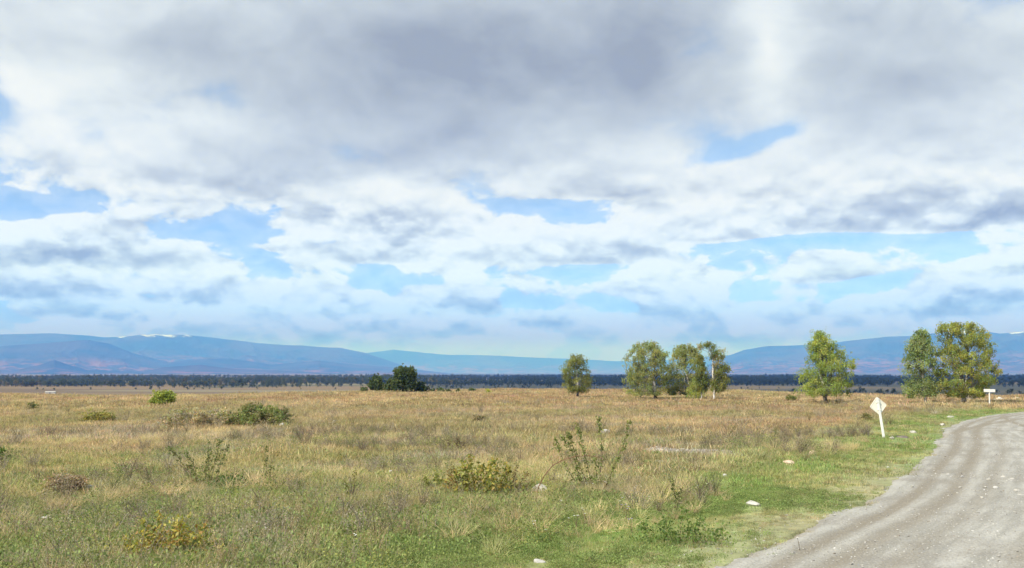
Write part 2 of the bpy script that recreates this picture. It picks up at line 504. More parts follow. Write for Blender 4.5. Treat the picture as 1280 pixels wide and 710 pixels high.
def mountain_range(name, profile, r_front, r_crest, r_back, seed, snow_px=()):
    """heightfield along a stretch of horizon; profile gives the skyline as photo points"""
    na_, nr_ = 640, 110
    px = np.array([p[0] for p in profile], float)
    te = []
    aa = []
    for p in profile:
        d = pix_dir(*p); te.append(d.z / math.hypot(d.x, d.y)); aa.append(math.atan2(d.x, d.y))
    a = np.linspace(aa[0], aa[-1], na_)
    crest = np.interp(a, aa, te) * r_crest + CAM_H - PLAIN
    crest = np.maximum(crest, 0)
    tt = np.linspace(0, 1, nr_)
    rr = np.where(tt < .68, r_front + (r_crest - r_front) * tt / .68, r_crest + (r_back - r_crest) * (tt - .68) / .32)
    A_, R_ = np.meshgrid(a, rr); T_ = np.meshgrid(a, tt)[1]
    X, Y = R_ * np.sin(A_), R_ * np.cos(A_)
    up = np.where(T_ < .68, T_ / .68, 1 - (T_ - .68) / .32)
    rid = ridged(X / 2100.0 + fbm(X / 1500., Y / 1500., 2, seed + 2), Y / 2800.0, 5, seed)
    spur = ridged(A_ * 26 + (rid - .5) * .5, R_ / 9000.0, 4, seed + 9)
    h = up ** 1.15 * (1 - (1 - up) ** .8 * 1.0 * (1 - spur)) * (1 - .95 * (1 - rid) * up * (1 - up) * 2)
    h = h * (1 + (ridged(X / 700., Y / 900., 4, seed + 4) - .5) * .22 * up * (1.15 - up))
    Z = crest[None, :] * np.clip(h, 0, 1.05) + PLAIN - 6
    sn = np.zeros_like(Z)
    for (sx, w, amt) in snow_px:
        sn = np.maximum(sn, amt * np.exp(-((A_ - math.atan((sx - 640) / FPX)) / (w / FPX)) ** 2) * sstep(.80, 1.0, h))
    me = mesh_np(name, np.c_[X.ravel(), Y.ravel(), Z.ravel()], grid_faces(nr_, na_)[:, ::-1], mat_mtn,
                 attrs={'rel': np.clip(h, 0, 1).ravel(), 'snow': sn.ravel()})
    return tag(link(name, me), kind='structure')


mountain_range('mountain_range', [(-420, 424), (-300, 414), (-180, 420), (-80, 413), (0, 417), (60, 416), (100, 418), (130, 421), (165, 419), (195, 417), (232, 418),
                                  (262, 421), (320, 428), (380, 432), (425, 434), (455, 440), (480, 448), (500, 455), (520, 461), (545, 466), (600, 470)],
               11500, 19000, 23000, 3, [(105, 22, .5), (200, 26, 1.0), (150, 14, .8), (240, 18, .6)])
mountain_range('mountain_range', [(-200, 452), (-60, 437), (40, 429), (110, 423.5), (135, 428), (165, 440), (210, 452), (260, 447), (300, 449), (340, 455), (400, 450), (440, 455), (500, 459), (560, 466), (640, 470)],
               10500, 14500, 16500, 33)
mountain_range('mountain_range', [(-60, 464), (20, 462), (50, 455), (68, 449), (85, 455), (110, 462), (180, 464), (205, 458), (250, 455), (290, 460), (340, 462), (400, 465), (440, 468)],
               9500, 11000, 12500, 43)
mountain_range('mountain_range', [(330, 452), (420, 445), (465, 440), (492, 436.5), (525, 440), (560, 443), (610, 443.5), (660, 446), (720, 448.5), (770, 451), (830, 450),
                                  (880, 446), (950, 440), (1020, 444), (1100, 440)], 22000, 27000, 31000, 13)
mountain_range('mountain_range', [(840, 470), (880, 458), (905, 446), (930, 437), (960, 432), (1005, 430.5), (1040, 428), (1075, 424), (1110, 420), (1140, 419), (1165, 416), (1200, 413),
                                  (1225, 413), (1250, 416), (1275, 414), (1310, 411), (1360, 416), (1430, 408), (1520, 418), (1640, 412), (1750, 425)],
               11000, 18500, 23000, 23, [(1120, 10, .6), (1150, 20, .95), (1205, 22, 1.2), (1275, 16, 1.0), (1330, 30, 1.0)])

# ------------------------------------------------------------------ haze between here and the mountains
HAZE_TOP, HAZE_R = 960.0, 42000.0
hv = [(x, y, z) for z in (PLAIN - 12.0, HAZE_TOP) for x, y in ((-HAZE_R, -9000), (HAZE_R, -9000), (HAZE_R, HAZE_R), (-HAZE_R, HAZE_R))]
hf = [(0, 3, 2, 1), (4, 5, 6, 7), (0, 1, 5, 4), (1, 2, 6, 5), (2, 3, 7, 6), (3, 0, 4, 7)]
mat_haze = bpy.data.materials.new('blue distance haze'); mat_haze.use_nodes = True
t = mat_haze.node_tree; t.nodes.clear()
pv = node(t, 'ShaderNodeVolumePrincipled')
pv.inputs['Color'].default_value = (0.072, 0.258, 1.0, 1)
pv.inputs['Absorption Color'].default_value = (1, 1, 1, 1)
pv.inputs['Density'].default_value = 1.2e-4
pv.inputs['Anisotropy'].default_value = 0.0
mo = node(t, 'ShaderNodeOutputMaterial'); t.links.new(pv.outputs[0], mo.inputs['Volume'])
tag(link('haze', mesh_np('haze', hv, hf, mat_haze, smooth=False)), kind='stuff')
# ------------------------------------------------------------------ placing things
def gz1(x, y): return float(ground_z(np.array([x]), np.array([y]))[0])


def seat(px, py):
    """the first point of the ground on a line of sight"""
    d = pix_dir(px, py)
    k = math.hypot(d.x, d.y)
    t = np.concatenate([np.linspace(8, 60, 900), np.linspace(60.1, 260, 1400)]) / k
    x, y, z = d.x * t, d.y * t, CAM_H + d.z * t
    h = ground_z(x, y)
    i = np.nonzero(z <= h)[0]
    j = np.nonzero(np.hypot(x, y) > edge_dist(x, y) - 3)[0][0]           # never past the rim of the field
    i = min(i[0], j) if len(i) else j
    return Vector((x[i], y[i], h[i]))


def empty(name, loc, rz=0.0):
    o = bpy.data.objects.new(name, None); COL.objects.link(o)
    o.location = loc; o.rotation_euler = (0, 0, rz); o.empty_display_size = 0.2
    return o


# ------------------------------------------------------------------ gravel road
NC = 90
cc = np.linspace(-1.3, ROAD_W + 1.0, NC)
P = road_l[:, None, :] + road_n[:, None, :] * cc[None, :, None]
rx, ry = P[..., 0].ravel(), P[..., 1].ravel()
Cg = np.broadcast_to(cc, (900, NC)).ravel(); Sg = np.repeat(road_s, NC)
ragged = (fbm(rx * .9, ry * .9, 4, 51) - .5) * 1.1 + (fbm(rx * 3.1, ry * 3.1, 2, 52) - .5) * .4
edge = sstep(-.55, .55, Cg + ragged) * (1 - sstep(ROAD_W - .5, ROAD_W + .5, Cg + ragged))
def rut(c0, w, wob, seed):
    return np.exp(-((Cg - c0 - wob * (vnoise(Sg * .05, Sg * 0, seed) - .5)) / w) ** 2)
ruts = rut(1.0, .20, .16, 1) + rut(1.75, .26, .16, 2) * .9 + rut(2.6, .2, .2, 3) * .5 + rut(4.3, .35, .25, 4) * .55 + rut(5.9, .35, .25, 5) * .55 + rut(7.5, .3, .25, 6) * .45
cross = np.exp(-((Cg - 7.5 + (Sg - 38) * .17) / .22) ** 2) * sstep(34, 40, Sg) * (1 - sstep(70, 80, Sg))
cross += np.exp(-((Cg - .6 - (Sg - 50) * .13) / .22) ** 2) * sstep(46, 54, Sg) * (1 - sstep(85, 95, Sg))
ruts = np.clip(ruts + cross * .9, 0, 1.2) * (.55 + .6 * fbm(Sg * .25, Cg * 2, 3, 8))
lumps = (fbm(rx * 1.6, ry * 1.6, 4, 53) - .5) * .05 + (fbm(rx * 6, ry * 6, 2, 54) - .5) * .012
rz = -.14 + edge * (.17 + .05 * np.sin(np.clip(Cg / ROAD_W, 0, 1) * math.pi)) + (lumps - ruts * .028) * edge
mat_road, t, b = new_mat('dusty gravel road')
pos = node(t, 'ShaderNodeNewGeometry').outputs['Position']
ra = S(t, attr(t, 'rut', out='Fac')); ed = S(t, attr(t, 'edge', out='Fac'))
cs = combine(t, S(t, attr(t, 'cc', out='Fac')) * 2.6, S(t, attr(t, 'ss', out='Fac')) * .22, 0.0)
streak = noise(t, cs, 1.0, 6.0, .62); patch = noise(t, pos, .45, 5.0, .6); grit = noise(t, pos, 17.0, 4.0, .7)
vo = node(t, 'ShaderNodeTexVoronoi', feature='F1'); put(t, vo.inputs['Vector'], pos); vo.inputs['Scale'].default_value = 24.0
chip = S(t, vo.outputs['Distance']); cc_ = node(t, 'ShaderNodeSeparateColor'); t.links.new(vo.outputs['Color'], cc_.inputs[0])
c = mix(t, streak.smooth(.36, .64), (.265, .258, .232, 1), (.365, .357, .328, 1))
c = mix(t, patch.smooth(.45, .68) * .55, c, (.21, .192, .165, 1))
c = mix(t, (ra * 1.35).clamp() * .95, c, (.215, .193, .155, 1))
c = mix(t, S(t, cc_.outputs[0]).smooth(.86, .94) * chip.smooth(.5, .25) * .8, c, (.42, .41, .39, 1))
c = mix(t, S(t, cc_.outputs[1]).smooth(.84, .93) * chip.smooth(.5, .3) * .6, c, (.15, .14, .125, 1))
c = mix(t, grit.smooth(.3, .7), vmath(t, 'SCALE', c, scale=.86), vmath(t, 'SCALE', c, scale=1.12))
c = mix(t, ed.smooth(.95, .45) * .7, c, (.28, .24, .185, 1))
t.links.new(c, b.inputs['Base Color'])
bp = node(t, 'ShaderNodeBump'); bp.inputs['Strength'].default_value = .7; bp.inputs['Distance'].default_value = .03
put(t, bp.inputs['Height'], grit + chip * -.8 + streak * .6); t.links.new(bp.outputs[0], b.inputs['Normal'])
me = mesh_np('road', np.c_[rx, ry, rz + ground_z(rx, ry) * 0 + (PLAIN * sstep(0, 130, np.hypot(rx, ry) - edge_dist(rx, ry)))], grid_faces(900, NC)[:, ::-1], mat_road,
             attrs={'rut': ruts, 'edge': edge, 'cc': Cg, 'ss': Sg})
tag(link('road', me), kind='structure')

# ------------------------------------------------------------------ stones
def ico(sub):
    import bmesh
    bm = bmesh.new(); bmesh.ops.create_icosphere(bm, subdivisions=sub, radius=1.0)
    v = np.array([p.co[:] for p in bm.verts]); f = np.array([[q.index for q in p.verts] for p in bm.faces]); bm.free()
    return v, f


def rock_mesh(name, seed, size, mat, sub=2, flat=.55):
    """an angular weathered stone: planes cut off a lumpy ball"""
    rng = np.random.default_rng(seed)
    v, f = ico(sub)
    for _ in range(9):
        n = rng.normal(size=3); n /= np.linalg.norm(n); d = rng.uniform(.55, .86)
        o = v @ n; v = v - np.maximum(o - d, 0)[:, None] * n
    v = v * (1 + (fbm(v[:, 0] * 2.1 + seed, v[:, 1] * 2.1 + v[:, 2] * 1.7, 3, seed) - .5)[:, None] * .3)
    v = v * np.array([1, rng.uniform(.65, .9), flat * rng.uniform(.85, 1.15)]) * size
    v[:, 2] += size * flat * .42
    return mesh_np(name, v, f, mat, smooth=False)


def stone_mat(name, c0, c1, c2):
    m, t, b = new_mat(name)
    oc = node(t, 'ShaderNodeTexCoord').outputs['Object']
    a_, b_ = noise(t, oc, 6.0, 6.0, .65), noise(t, oc, 22.0, 4.0, .6)
    c = mix(t, a_.smooth(.35, .65), c0, c1)
    c = mix(t, b_.smooth(.58, .7) * .7, c, c2)
    t.links.new(c, b.inputs['Base Color'])
    bp = node(t, 'ShaderNodeBump'); bp.inputs['Strength'].default_value = .5; bp.inputs['Distance'].default_value = .02
    put(t, bp.inputs['Height'], b_ + a_); t.links.new(bp.outputs[0], b.inputs['Normal'])
    return m


M_white = stone_mat('pale limestone', (.35, .335, .30, 1), (.47, .455, .42, 1), (.21, .19, .155, 1))
M_grey = stone_mat('grey field stone', (.36, .35, .33, 1), (.50, .49, .47, 1), (.22, .2, .17, 1))
M_tan = stone_mat('tan field stone', (.42, .30, .22, 1), (.55, .43, .34, 1), (.25, .19, .14, 1))
M_dark = stone_mat('dark stone and sign shadow', (.12, .10, .085, 1), (.19, .165, .14, 1), (.07, .06, .05, 1))

ROCKS = [  # px, py, width in photo pixels, material, flatness, label
    (675, 614, 25, M_white, .55, 'white angular rock under the arching brown cane'),
    (352, 535, 11, M_white, .75, 'small round white rock below the broad dark green bush'),
    (418, 528, 6, M_grey, .6, 'tiny grey stone in tan grass right of the dark green bush'),
    (941, 632, 19, M_white, .42, 'flat white rock in the green verge grass by the road'),
    (825, 580, 15, M_white, .5, 'white lumpy rock on brown grass below the bare gravel track'),
    (906, 596, 10, M_grey, .5, 'pale grey stone half sunk between verge grass and gravel track'),
    (487, 592, 10, M_white, .6, 'small pale stone alone in dry grass left of the yellow-green bush'),
    (108, 613, 17, M_white, .5, 'white rock beside a clump of dead brown grass'),
    (57, 649, 18, M_grey, .35, 'flat grey slab of stone lying in the near left grass'),
    (673, 703, 18, M_grey, .3, 'flat pale stone in the short near grass'),
    (757, 543, 13, M_white, .8, 'white boulder standing behind the tall leggy shrub'),
    (1016, 569, 9, M_tan, .9, 'tan upright stone in dry grass left of the diamond sign'),
    (1115, 549, 8, M_white, .5, 'white stone right at the foot of the leaning diamond sign'),
    (1141, 541, 8, M_white, .5, 'white stone on the green verge behind the diamond sign'),
    (1177, 532, 8, M_white, .5, 'white stone at the grass edge where the road starts to bend'),
    (1188, 522, 9, M_white, .35, 'flat white stone in tan grass short of the far birches'),
    (1128, 547, 15, M_dark, .22, 'dark flat slab standing in for the shadow of the diamond sign'),  # thin dark slab added as the sign's cast shadow
    (1211, 500, 15, M_dark, .9, 'dark grey boulder at the foot of the yellow-flecked birch'),
    (986, 580, 14, M_tan, .5, 'brown-grey stone where the old track meets the green verge'),
]
for k, (px, py, w, m, fl, lab) in enumerate(ROCKS):
    p = seat(px, py); size = w / FPX * p.length / 2 * 1.12
    o = link('rock', rock_mesh('rock', 100 + k, size, m, 3 if w > 14 else 2, fl))
    o.location = p; o.location.z -= size * .04; o.rotation_euler = (random.Random(k).uniform(-.12, .12), random.Random(k + 50).uniform(-.12, .12), k * 1.7)
    tag(o, lab, 'rock')

# stones bared along the old track
tstones = [rock_mesh('track_stone', 200 + k, 1.0, M_white, 2, .4) for k in range(4)]
for k, (px, py, w) in enumerate([(789, 555, 5), (800, 563, 6), (811, 564, 6), (833, 565, 6), (853, 562, 7), (865, 566, 4), (900, 572, 5), (917, 571, 4), (937, 574, 9), (880, 570, 4), (820, 559, 4), (957, 581, 8), (846, 567, 4)]):
    p = seat(px, py); o = link('track_stone', tstones[k % 4]); o.location = p
    s_ = w / FPX * p.length / 2 * 1.1; o.scale = (s_, s_, s_); o.rotation_euler = (0, 0, k * 2.1)
    tag(o, 'small white stone bared on the gravel track across the dry field', 'stone', 'stones on the old field track')

# loose stones on the road
rr_ = random.Random(7)
rst = [rock_mesh('road_stone', 300 + k, 1.0, M_white if k < 4 else M_grey, 2, .42) for k in range(6)]
spots = [(1141, 611, 6), (1185, 596, 6), (1203, 598, 6), (1218, 599, 6), (1236, 603, 9), (1254, 599, 9), (1265, 602, 9), (1271, 617, 12), (1276, 622, 10), (1245, 613, 12), (1228, 625, 9),
         (1232, 612, 7), (1200, 612, 6), (1197, 619, 5), (1258, 607, 6), (1212, 606, 4), (1213, 631, 4), (1217, 649, 4), (1230, 668, 4), (1180, 700, 4), (1167, 687, 5), (1152, 708, 5),
         (1085, 680, 4), (1064, 702, 4), (1030, 698, 4), (1022, 652, 5), (1062, 653, 5), (1086, 637, 4), (1112, 620, 6), (1108, 612, 5), (1122, 597, 5), (1100, 600, 4), (1110, 585, 6),
         (1240, 660, 4), (1262, 690, 5), (1208, 695, 4), (1130, 668, 4), (1146, 648, 3), (1190, 655, 4), (1248, 640, 4), (1270, 655, 4), (1142, 695, 3), (985, 700, 4), (1010, 705, 4), (1000, 681, 3), (965, 695, 3)]
for k, (px, py, w) in enumerate(spots):
    p = seat(px, py + rr_.uniform(-.6, .6)); o = link('road_stone', rst[rr_.randrange(6)])
    ro1 = float(road_offset([p.x], [p.y])[0]); s_ = w / FPX * p.length / 2 * .8
    o.location = (p.x, p.y, max(p.z, .05 if ro1 > .6 else p.z)); o.scale = (s_, s_, s_); o.rotation_euler = (0, 0, rr_.uniform(0, 6))
    if w >= 9: tag(o, 'larger flat pale stone among smaller ones on the gravel road', 'stone', 'larger stones on the gravel road')
    elif ro1 > .5: tag(o, 'small pale loose stone lying on the dusty gravel road', 'stone', 'small loose stones on the gravel road')
    else: tag(o, 'small pale stone in the grass along the gravel road edge', 'stone', 'small stones along the road edge')
# ------------------------------------------------------------------ woody and leafy shapes
def tube(pts, radii, sides=6):
    pts = np.asarray(pts, float); radii = np.asarray(radii, float)
    T = np.gradient(pts, axis=0); T /= np.linalg.norm(T, axis=1)[:, None] + 1e-9
    ref = np.array([.3, 1, .1]); U = np.cross(T, ref); U /= np.linalg.norm(U, axis=1)[:, None] + 1e-9
    V = np.cross(T, U); a = np.linspace(0, 2 * math.pi, sides, endpoint=False)
    v = pts[:, None, :] + radii[:, None, None] * (np.cos(a)[None, :, None] * U[:, None, :] + np.sin(a)[None, :, None] * V[:, None, :])
    return v.reshape(-1, 3), grid_faces(len(pts), sides, wrap=True)


def join(parts):
    vs, fs, n = [], [], 0
    for v, f in parts:
        vs.append(v); fs.append(f + n); n += len(v)
    return np.vstack(vs), np.vstack(fs)


def leaf_quads(centres, size, rng, droop=.3, aspect=.6):
    """one bent, pointed leaf-sized face per centre"""
    n = len(centres)
    size = np.broadcast_to(size, (n,))[:, None]
    a = rng.normal(size=(n, 3)); a[:, 2] -= droop * 1.5; a /= np.linalg.norm(a, axis=1)[:, None]
    q = rng.normal(size=(n, 3)); w = np.cross(a, q); w /= np.linalg.norm(w, axis=1)[:, None] + 1e-9
    v = np.stack([centres - a * size * .5, centres + w * size * aspect * .5, centres + a * size * .5, centres - w * size * aspect * .5], 1)
    return v.reshape(-1, 3), np.arange(4 * n).reshape(n, 4)


def leaf_mat(name, trans=.42, kind='GEOMETRY', at='col'):
    m = bpy.data.materials.new(name); m.use_nodes = True
    t = m.node_tree; t.nodes.clear()
    ca = attr(t, at, kind)
    d = node(t, 'ShaderNodeBsdfPrincipled'); t.links.new(ca, d.inputs['Base Color']); d.inputs['Roughness'].default_value = .6; d.inputs['Specular IOR Level'].default_value = .25
    tr = node(t, 'ShaderNodeBsdfTranslucent'); t.links.new(vmath(t, 'MULTIPLY', ca, (1.25, 1.15, .6)), tr.inputs[0])
    mx = node(t, 'ShaderNodeMixShader'); mx.inputs[0].default_value = trans
    t.links.new(d.outputs[0], mx.inputs[1]); t.links.new(tr.outputs[0], mx.inputs[2])
    o = node(t, 'ShaderNodeOutputMaterial'); t.links.new(mx.outputs[0], o.inputs[0])
    return m


M_leaf = leaf_mat('tree leaves')
mat_bark, t, b = new_mat('white birch bark')
oc = node(t, 'ShaderNodeTexCoord').outputs['Object']
st = noise(t, vmath(t, 'MULTIPLY', oc, (3.0, 3.0, 9.0)), 1.0, 4.0, .6)
low = S(t, attr(t, 'low', out='Fac'))
c = mix(t, st.smooth(.56, .66), (.66, .63, .58, 1), (.09, .075, .065, 1))
c = mix(t, low, c, (.075, .065, .058, 1))
t.links.new(c, b.inputs['Base Color'])
mat_dkbark, t, b = new_mat('dark bark')
oc = node(t, 'ShaderNodeTexCoord').outputs['Object']
c = mix(t, noise(t, oc, 9.0, 4.0, .6).smooth(.35, .65), (.06, .05, .042, 1), (.13, .11, .09, 1)); t.links.new(c, b.inputs['Base Color'])


def tree(name, label, cat, base, height, env, trunks, palette, seed, n_clump=85, leaves=95, leaf=.115, bark=None, group=None, clump_r=.42, dark_foot=.12, droop=.6, fleck=None, holes=()):
    """env: (height fraction, left, right) in metres; trunks: polylines (x, y, height) relative to the base"""
    rng = np.random.default_rng(seed)
    root = empty(name, base); tag(root, label, cat, group)
    hf = np.array([e[0] for e in env]) * height; L = np.array([e[1] for e in env]); Rr = np.array([e[2] for e in env])
    bark = bark or mat_bark
    paths = []
    for k, (pts, r0) in enumerate(trunks):
        p = np.array(pts, float); n = 14
        s = np.linspace(0, len(p) - 1, n); pp = np.c_[[np.interp(s, range(len(p)), p[:, i]) for i in range(3)]].T
        pp[1:, :2] += rng.normal(0, .035, (n - 1, 2)); paths.append(pp)
        rad = np.linspace(r0, r0 * .16, n); rad[0] *= 1.35
        v, f = tube(pp, rad, 8)
        lo = np.repeat(1 - sstep(dark_foot * height * .6, dark_foot * height * 1.4, pp[:, 2]), 8)
        link('trunk', mesh_np('trunk', v, f, bark, attrs={'low': lo}), root)
    # clump centres in a solid whose outline is the photographed one
    cen = []
    tries = 0
    while len(cen) < n_clump and tries < 30000:
        tries += 1
        rg = hf[-1] - hf[0]; z = rng.uniform(hf[0] + min(clump_r * .9, rg * .2), hf[-1] - min(clump_r * .35, rg * .15)); l, r = np.interp(z, hf, L), np.interp(z, hf, Rr)
        half = max((r - l) / 2 - clump_r * .62, .05); mid = (l + r) / 2; dep = min(half, (Rr.max() - L.min()) * .42)
        u = rng.uniform(-1, 1, 2)
        if u @ u > 1 or rng.random() > .35 + .65 * (u @ u): continue
        p = np.array([mid + u[0] * half, u[1] * dep, z])
        if any(abs(p[0] - hx) < hr and abs(z - hz) < hr2 for hx, hz, hr, hr2 in holes) and rng.random() < .9: continue
        if cen and np.min(np.linalg.norm((np.array(cen) - p) * [1, 1, .8], axis=1)) < clump_r * .55: continue
        cen.append(p)
    cen = np.array(cen)
    # branches: from the trunk up and out to each clump
    br = []
    for p in cen:
        pa = paths[int(np.argmin([np.min(np.linalg.norm(q[3:] - p, axis=1)) for q in paths]))]
        hz = np.hypot(p[0] - np.interp(p[2], pa[:, 2], pa[:, 0]), p[1])
        z0 = np.clip(p[2] - hz * .75 - .25, pa[2, 2], pa[-1, 2] * .97)
        a = np.array([np.interp(z0, pa[:, 2], pa[:, i]) for i in range(3)])
        mid = a * .45 + p * .55 + np.array([0, 0, .12 * hz]) + rng.normal(0, .08, 3)
        v, f = tube(np.array([a, a * .7 + mid * .3, mid, p]), np.array([.028, .02, .013, .005]) * (height / 7), 4); br.append((v, f))
    if height > 1.5:
        v, f = join(br)
        tag(link('branches', mesh_np('branches', v, f, bark, attrs={'low': np.full(len(v), .8)}), root), kind='stuff')
    # leaves hang in short strands within each clump
    pts, tint = [], []
    pal = np.array(palette)
    for p in cen:
        n = int(leaves * 2.1 * rng.uniform(.55, 1.4)); rad = clump_r * rng.uniform(.75, 1.3)
        ns = max(5, n // 9)
        tip = rng.normal(0, .52, (ns, 3)) * rad * [1, 1, .75]
        k = rng.integers(0, ns, n); fall = rng.uniform(0, 1, n) ** 1.2
        q = p + tip[k] + np.c_[rng.normal(0, .05, (n, 2)) * 1.2, -fall * rad * droop * 1.4 + .1]
        pts.append(q)
        base_c = pal[rng.integers(len(pal))] * rng.uniform(.68, 1.25)
        cc2 = base_c[None, :] * rng.uniform(.8, 1.25, (n, 1)) * (1 + rng.normal(0, .08, (n, 3)))
        if fleck is not None:
            m = rng.random(n) < fleck[1] * rng.uniform(.2, 2.2); cc2[m] = np.array(fleck[0]) * rng.uniform(.7, 1.25, (m.sum(), 1))
        tint.append(cc2)
    pts = np.vstack(pts); tint = np.clip(np.vstack(tint), .005, .8)
    keep = pts[:, 2] > .12 * height * .6
    pts, tint = pts[keep], tint[keep]
    v, f = leaf_quads(pts, leaf * rng.uniform(.7, 1.3, len(pts)), rng, droop=droop)
    link('crown', mesh_np('crown', v, f, M_leaf, smooth=False, attrs={'col': np.repeat(tint, 4, 0)}), root)
    return root


def px_env(base_px, base_py, dist, rows, top):
    """outline rows (py, left px, right px) of a crown to fractions and metres"""
    k = dist / FPX; H = (base_py - top) * k
    return H, [((base_py - r[0]) * k / H, (r[1] - base_px) * k, (r[2] - base_px) * k) for r in sorted(rows, key=lambda r: -r[0])]


def px_trunk(base_px, base_py, dist, pts, r):
    k = dist / FPX
    return ([((x - base_px) * k, dpt, (base_py - y) * k) for x, y, dpt in pts], r)


YG = [(.33, .36, .135), (.28, .33, .125), (.24, .30, .11), (.36, .37, .14)]
GG = [(0.222, 0.300, 0.110), (0.278, 0.343, 0.133), (0.320, 0.378, 0.166), (0.188, 0.256, 0.101)]
FG = [(0.329, 0.401, 0.102), (0.278, 0.359, 0.092), (0.390, 0.430, 0.114), (0.227, 0.307, 0.083)]
HG = [(0.311, 0.354, 0.096), (0.365, 0.385, 0.096), (0.258, 0.311, 0.086), (0.214, 0.280, 0.082)]
BG = 'birches standing in the dry field'
def birch(label, bx, by, top, rows, trunks, pal, seed, **kw):
    p = seat(bx, by); d = p.length
    H, env = px_env(bx, by, d, rows, top)
    return tree('birch_tree', label, 'tree', p, H, env, [px_trunk(bx, by, d, q, r) for q, r in trunks], pal, seed, group=BG, **kw)

birch('lone birch with rounded grey-green crown, farthest from the road', 722, 497, 443,
      [(492, 708, 724), (486, 704, 736), (476, 701, 740), (466, 700, 740), (456, 702, 738), (449, 706, 733), (444, 713, 727)],
      [([(722, 497, 0), (722, 484, 0), (721, 470, .1), (722, 455, 0)], .17)], [(0.225, 0.255, 0.083), (0.180, 0.225, 0.075), (0.270, 0.285, 0.098)], 11, n_clump=95, holes=[(.3, 2.4, .35, 1.1)])
birch('broad yellow-green birch with a forked dark-footed trunk', 819, 500, 428,
      [(497, 795, 812), (490, 782, 834), (478, 778, 840), (466, 778, 841), (452, 780, 840), (441, 785, 836), (433, 792, 830), (429, 802, 818)],
      [([(819, 500, 0), (818.5, 488, 0), (813, 472, 0), (806, 452, .2)], .2), ([(820, 500, .1), (819, 484, .1), (817, 470, .1), (821, 445, -.2)], .17)], YG, 12, n_clump=165, dark_foot=.14, holes=[(.0, 1.9, .55, .9)])
birch('slim small birch under the edge of the broad forked birch', 800, 499, 452,
      [(495, 796, 806), (488, 786, 812), (474, 785, 815), (460, 792, 810), (453, 797, 804)],
      [([(800, 499, 0), (800, 480, 0), (799, 458, 0)], .06)], YG, 13, n_clump=24, leaves=80)
birch('birch with a long white leaning trunk in the middle of the clump', 863, 499, 432,
      [(497, 836, 860), (488, 832, 876), (474, 831, 884), (460, 834, 884), (448, 838, 880), (438, 843, 874), (433, 848, 866)],
      [([(866, 499, 0), (862, 484, 0), (857, 466, 0), (855, 446, 0), (854, 434, 0)], .15), ([(858, 499, .4), (859, 488, .4), (857, 474, .4), (853, 460, .5)], .09)], YG, 14, n_clump=145, dark_foot=.03)
birch('low bushy birch shoot leaning at the foot of the clump', 867, 500, 470,
      [(498, 860, 876), (492, 858, 882), (482, 860, 880), (472, 866, 876)],
      [([(867, 500, 0), (866, 488, 0), (868, 474, 0)], .06), ([(866, 500, 0), (872, 498, 0), (876, 497, 0)], .08)], FG, 19, n_clump=24, leaves=70)
birch('thin birch with pale trunk and yellow lower leaves, right of the leaning one', 877, 501, 445,
      [(492, 871, 882), (484, 867, 887), (474, 868, 889), (464, 868, 886), (454, 870, 884), (446, 873, 880)],
      [([(877, 501, 0), (877, 490, 0), (876.5, 470, 0), (877, 448, 0)], .09)], [(0.300, 0.300, 0.075), (0.180, 0.217, 0.068), (0.150, 0.188, 0.060)], 15, n_clump=58, leaves=80, dark_foot=.02)
birch('tall white-trunked birch with a thin bare-looking top and leafy right side', 893, 501, 429,
      [(493, 890, 902), (486, 888, 908), (476, 887, 914), (466, 888, 915), (456, 888, 912), (447, 886, 909), (440, 882, 906), (434, 870, 896), (430, 874, 888)],
      [([(893, 501, 0), (892.5, 486, 0), (892, 468, 0), (892, 450, 0), (890, 438, 0), (882, 431, .1)], .12)], [(0.225, 0.270, 0.075), (0.180, 0.225, 0.068), (0.270, 0.285, 0.090), (0.330, 0.300, 0.150)], 16, n_clump=88, leaves=78, dark_foot=.02,
      holes=[(-.55, 4.3, .5, .5)])
birch('pyramid-shaped bright green birch with a short dark trunk, alone', 1032, 504, 418,
      [(497, 1003, 1058), (490, 998, 1062), (480, 997, 1065), (470, 999, 1068), (460, 1003, 1069), (452, 1007, 1066), (444, 1012, 1060), (436, 1013, 1048), (428, 1017, 1040), (421, 1021, 1032), (418, 1024, 1028)],
      [([(1032, 504, 0), (1031, 492, 0), (1028, 470, 0), (1026, 445, 0), (1026, 424, 0)], .2)], FG, 17, n_clump=190, dark_foot=.10)
birch('narrow upright grey-green birch beside the yellow-flecked one', 1157, 505, 419,
      [(501, 1136, 1150), (494, 1133, 1172), (482, 1132, 1176), (468, 1130, 1174), (454, 1131, 1172), (443, 1134, 1170), (432, 1138, 1168), (424, 1146, 1165), (420, 1150, 1162)],
      [([(1157, 505, 0), (1156, 492, 0), (1155, 468, 0), (1156, 440, 0), (1157, 424, 0)], .14)], GG, 18, n_clump=150, leaves=85, dark_foot=.05)
birch('big birch with yellow-flecked crown, next to the white board sign', 1204, 505, 411,
      [(500, 1196, 1222), (492, 1180, 1234), (480, 1168, 1240), (466, 1172, 1247), (452, 1170, 1244), (442, 1174, 1238), (430, 1177, 1238), (420, 1177, 1232), (413, 1184, 1220)],
      [([(1204, 505, 0), (1203.5, 490, 0), (1202, 470, 0), (1196, 440, .2), (1192, 420, .3)], .13), ([(1209, 503, .5), (1210, 488, .5), (1212, 460, .4), (1212, 425, .2)], .15)],
      HG, 20, n_clump=240, fleck=((.44, .30, .07), .05), dark_foot=.05, holes=[(-1.6, 2.6, .5, .35)])

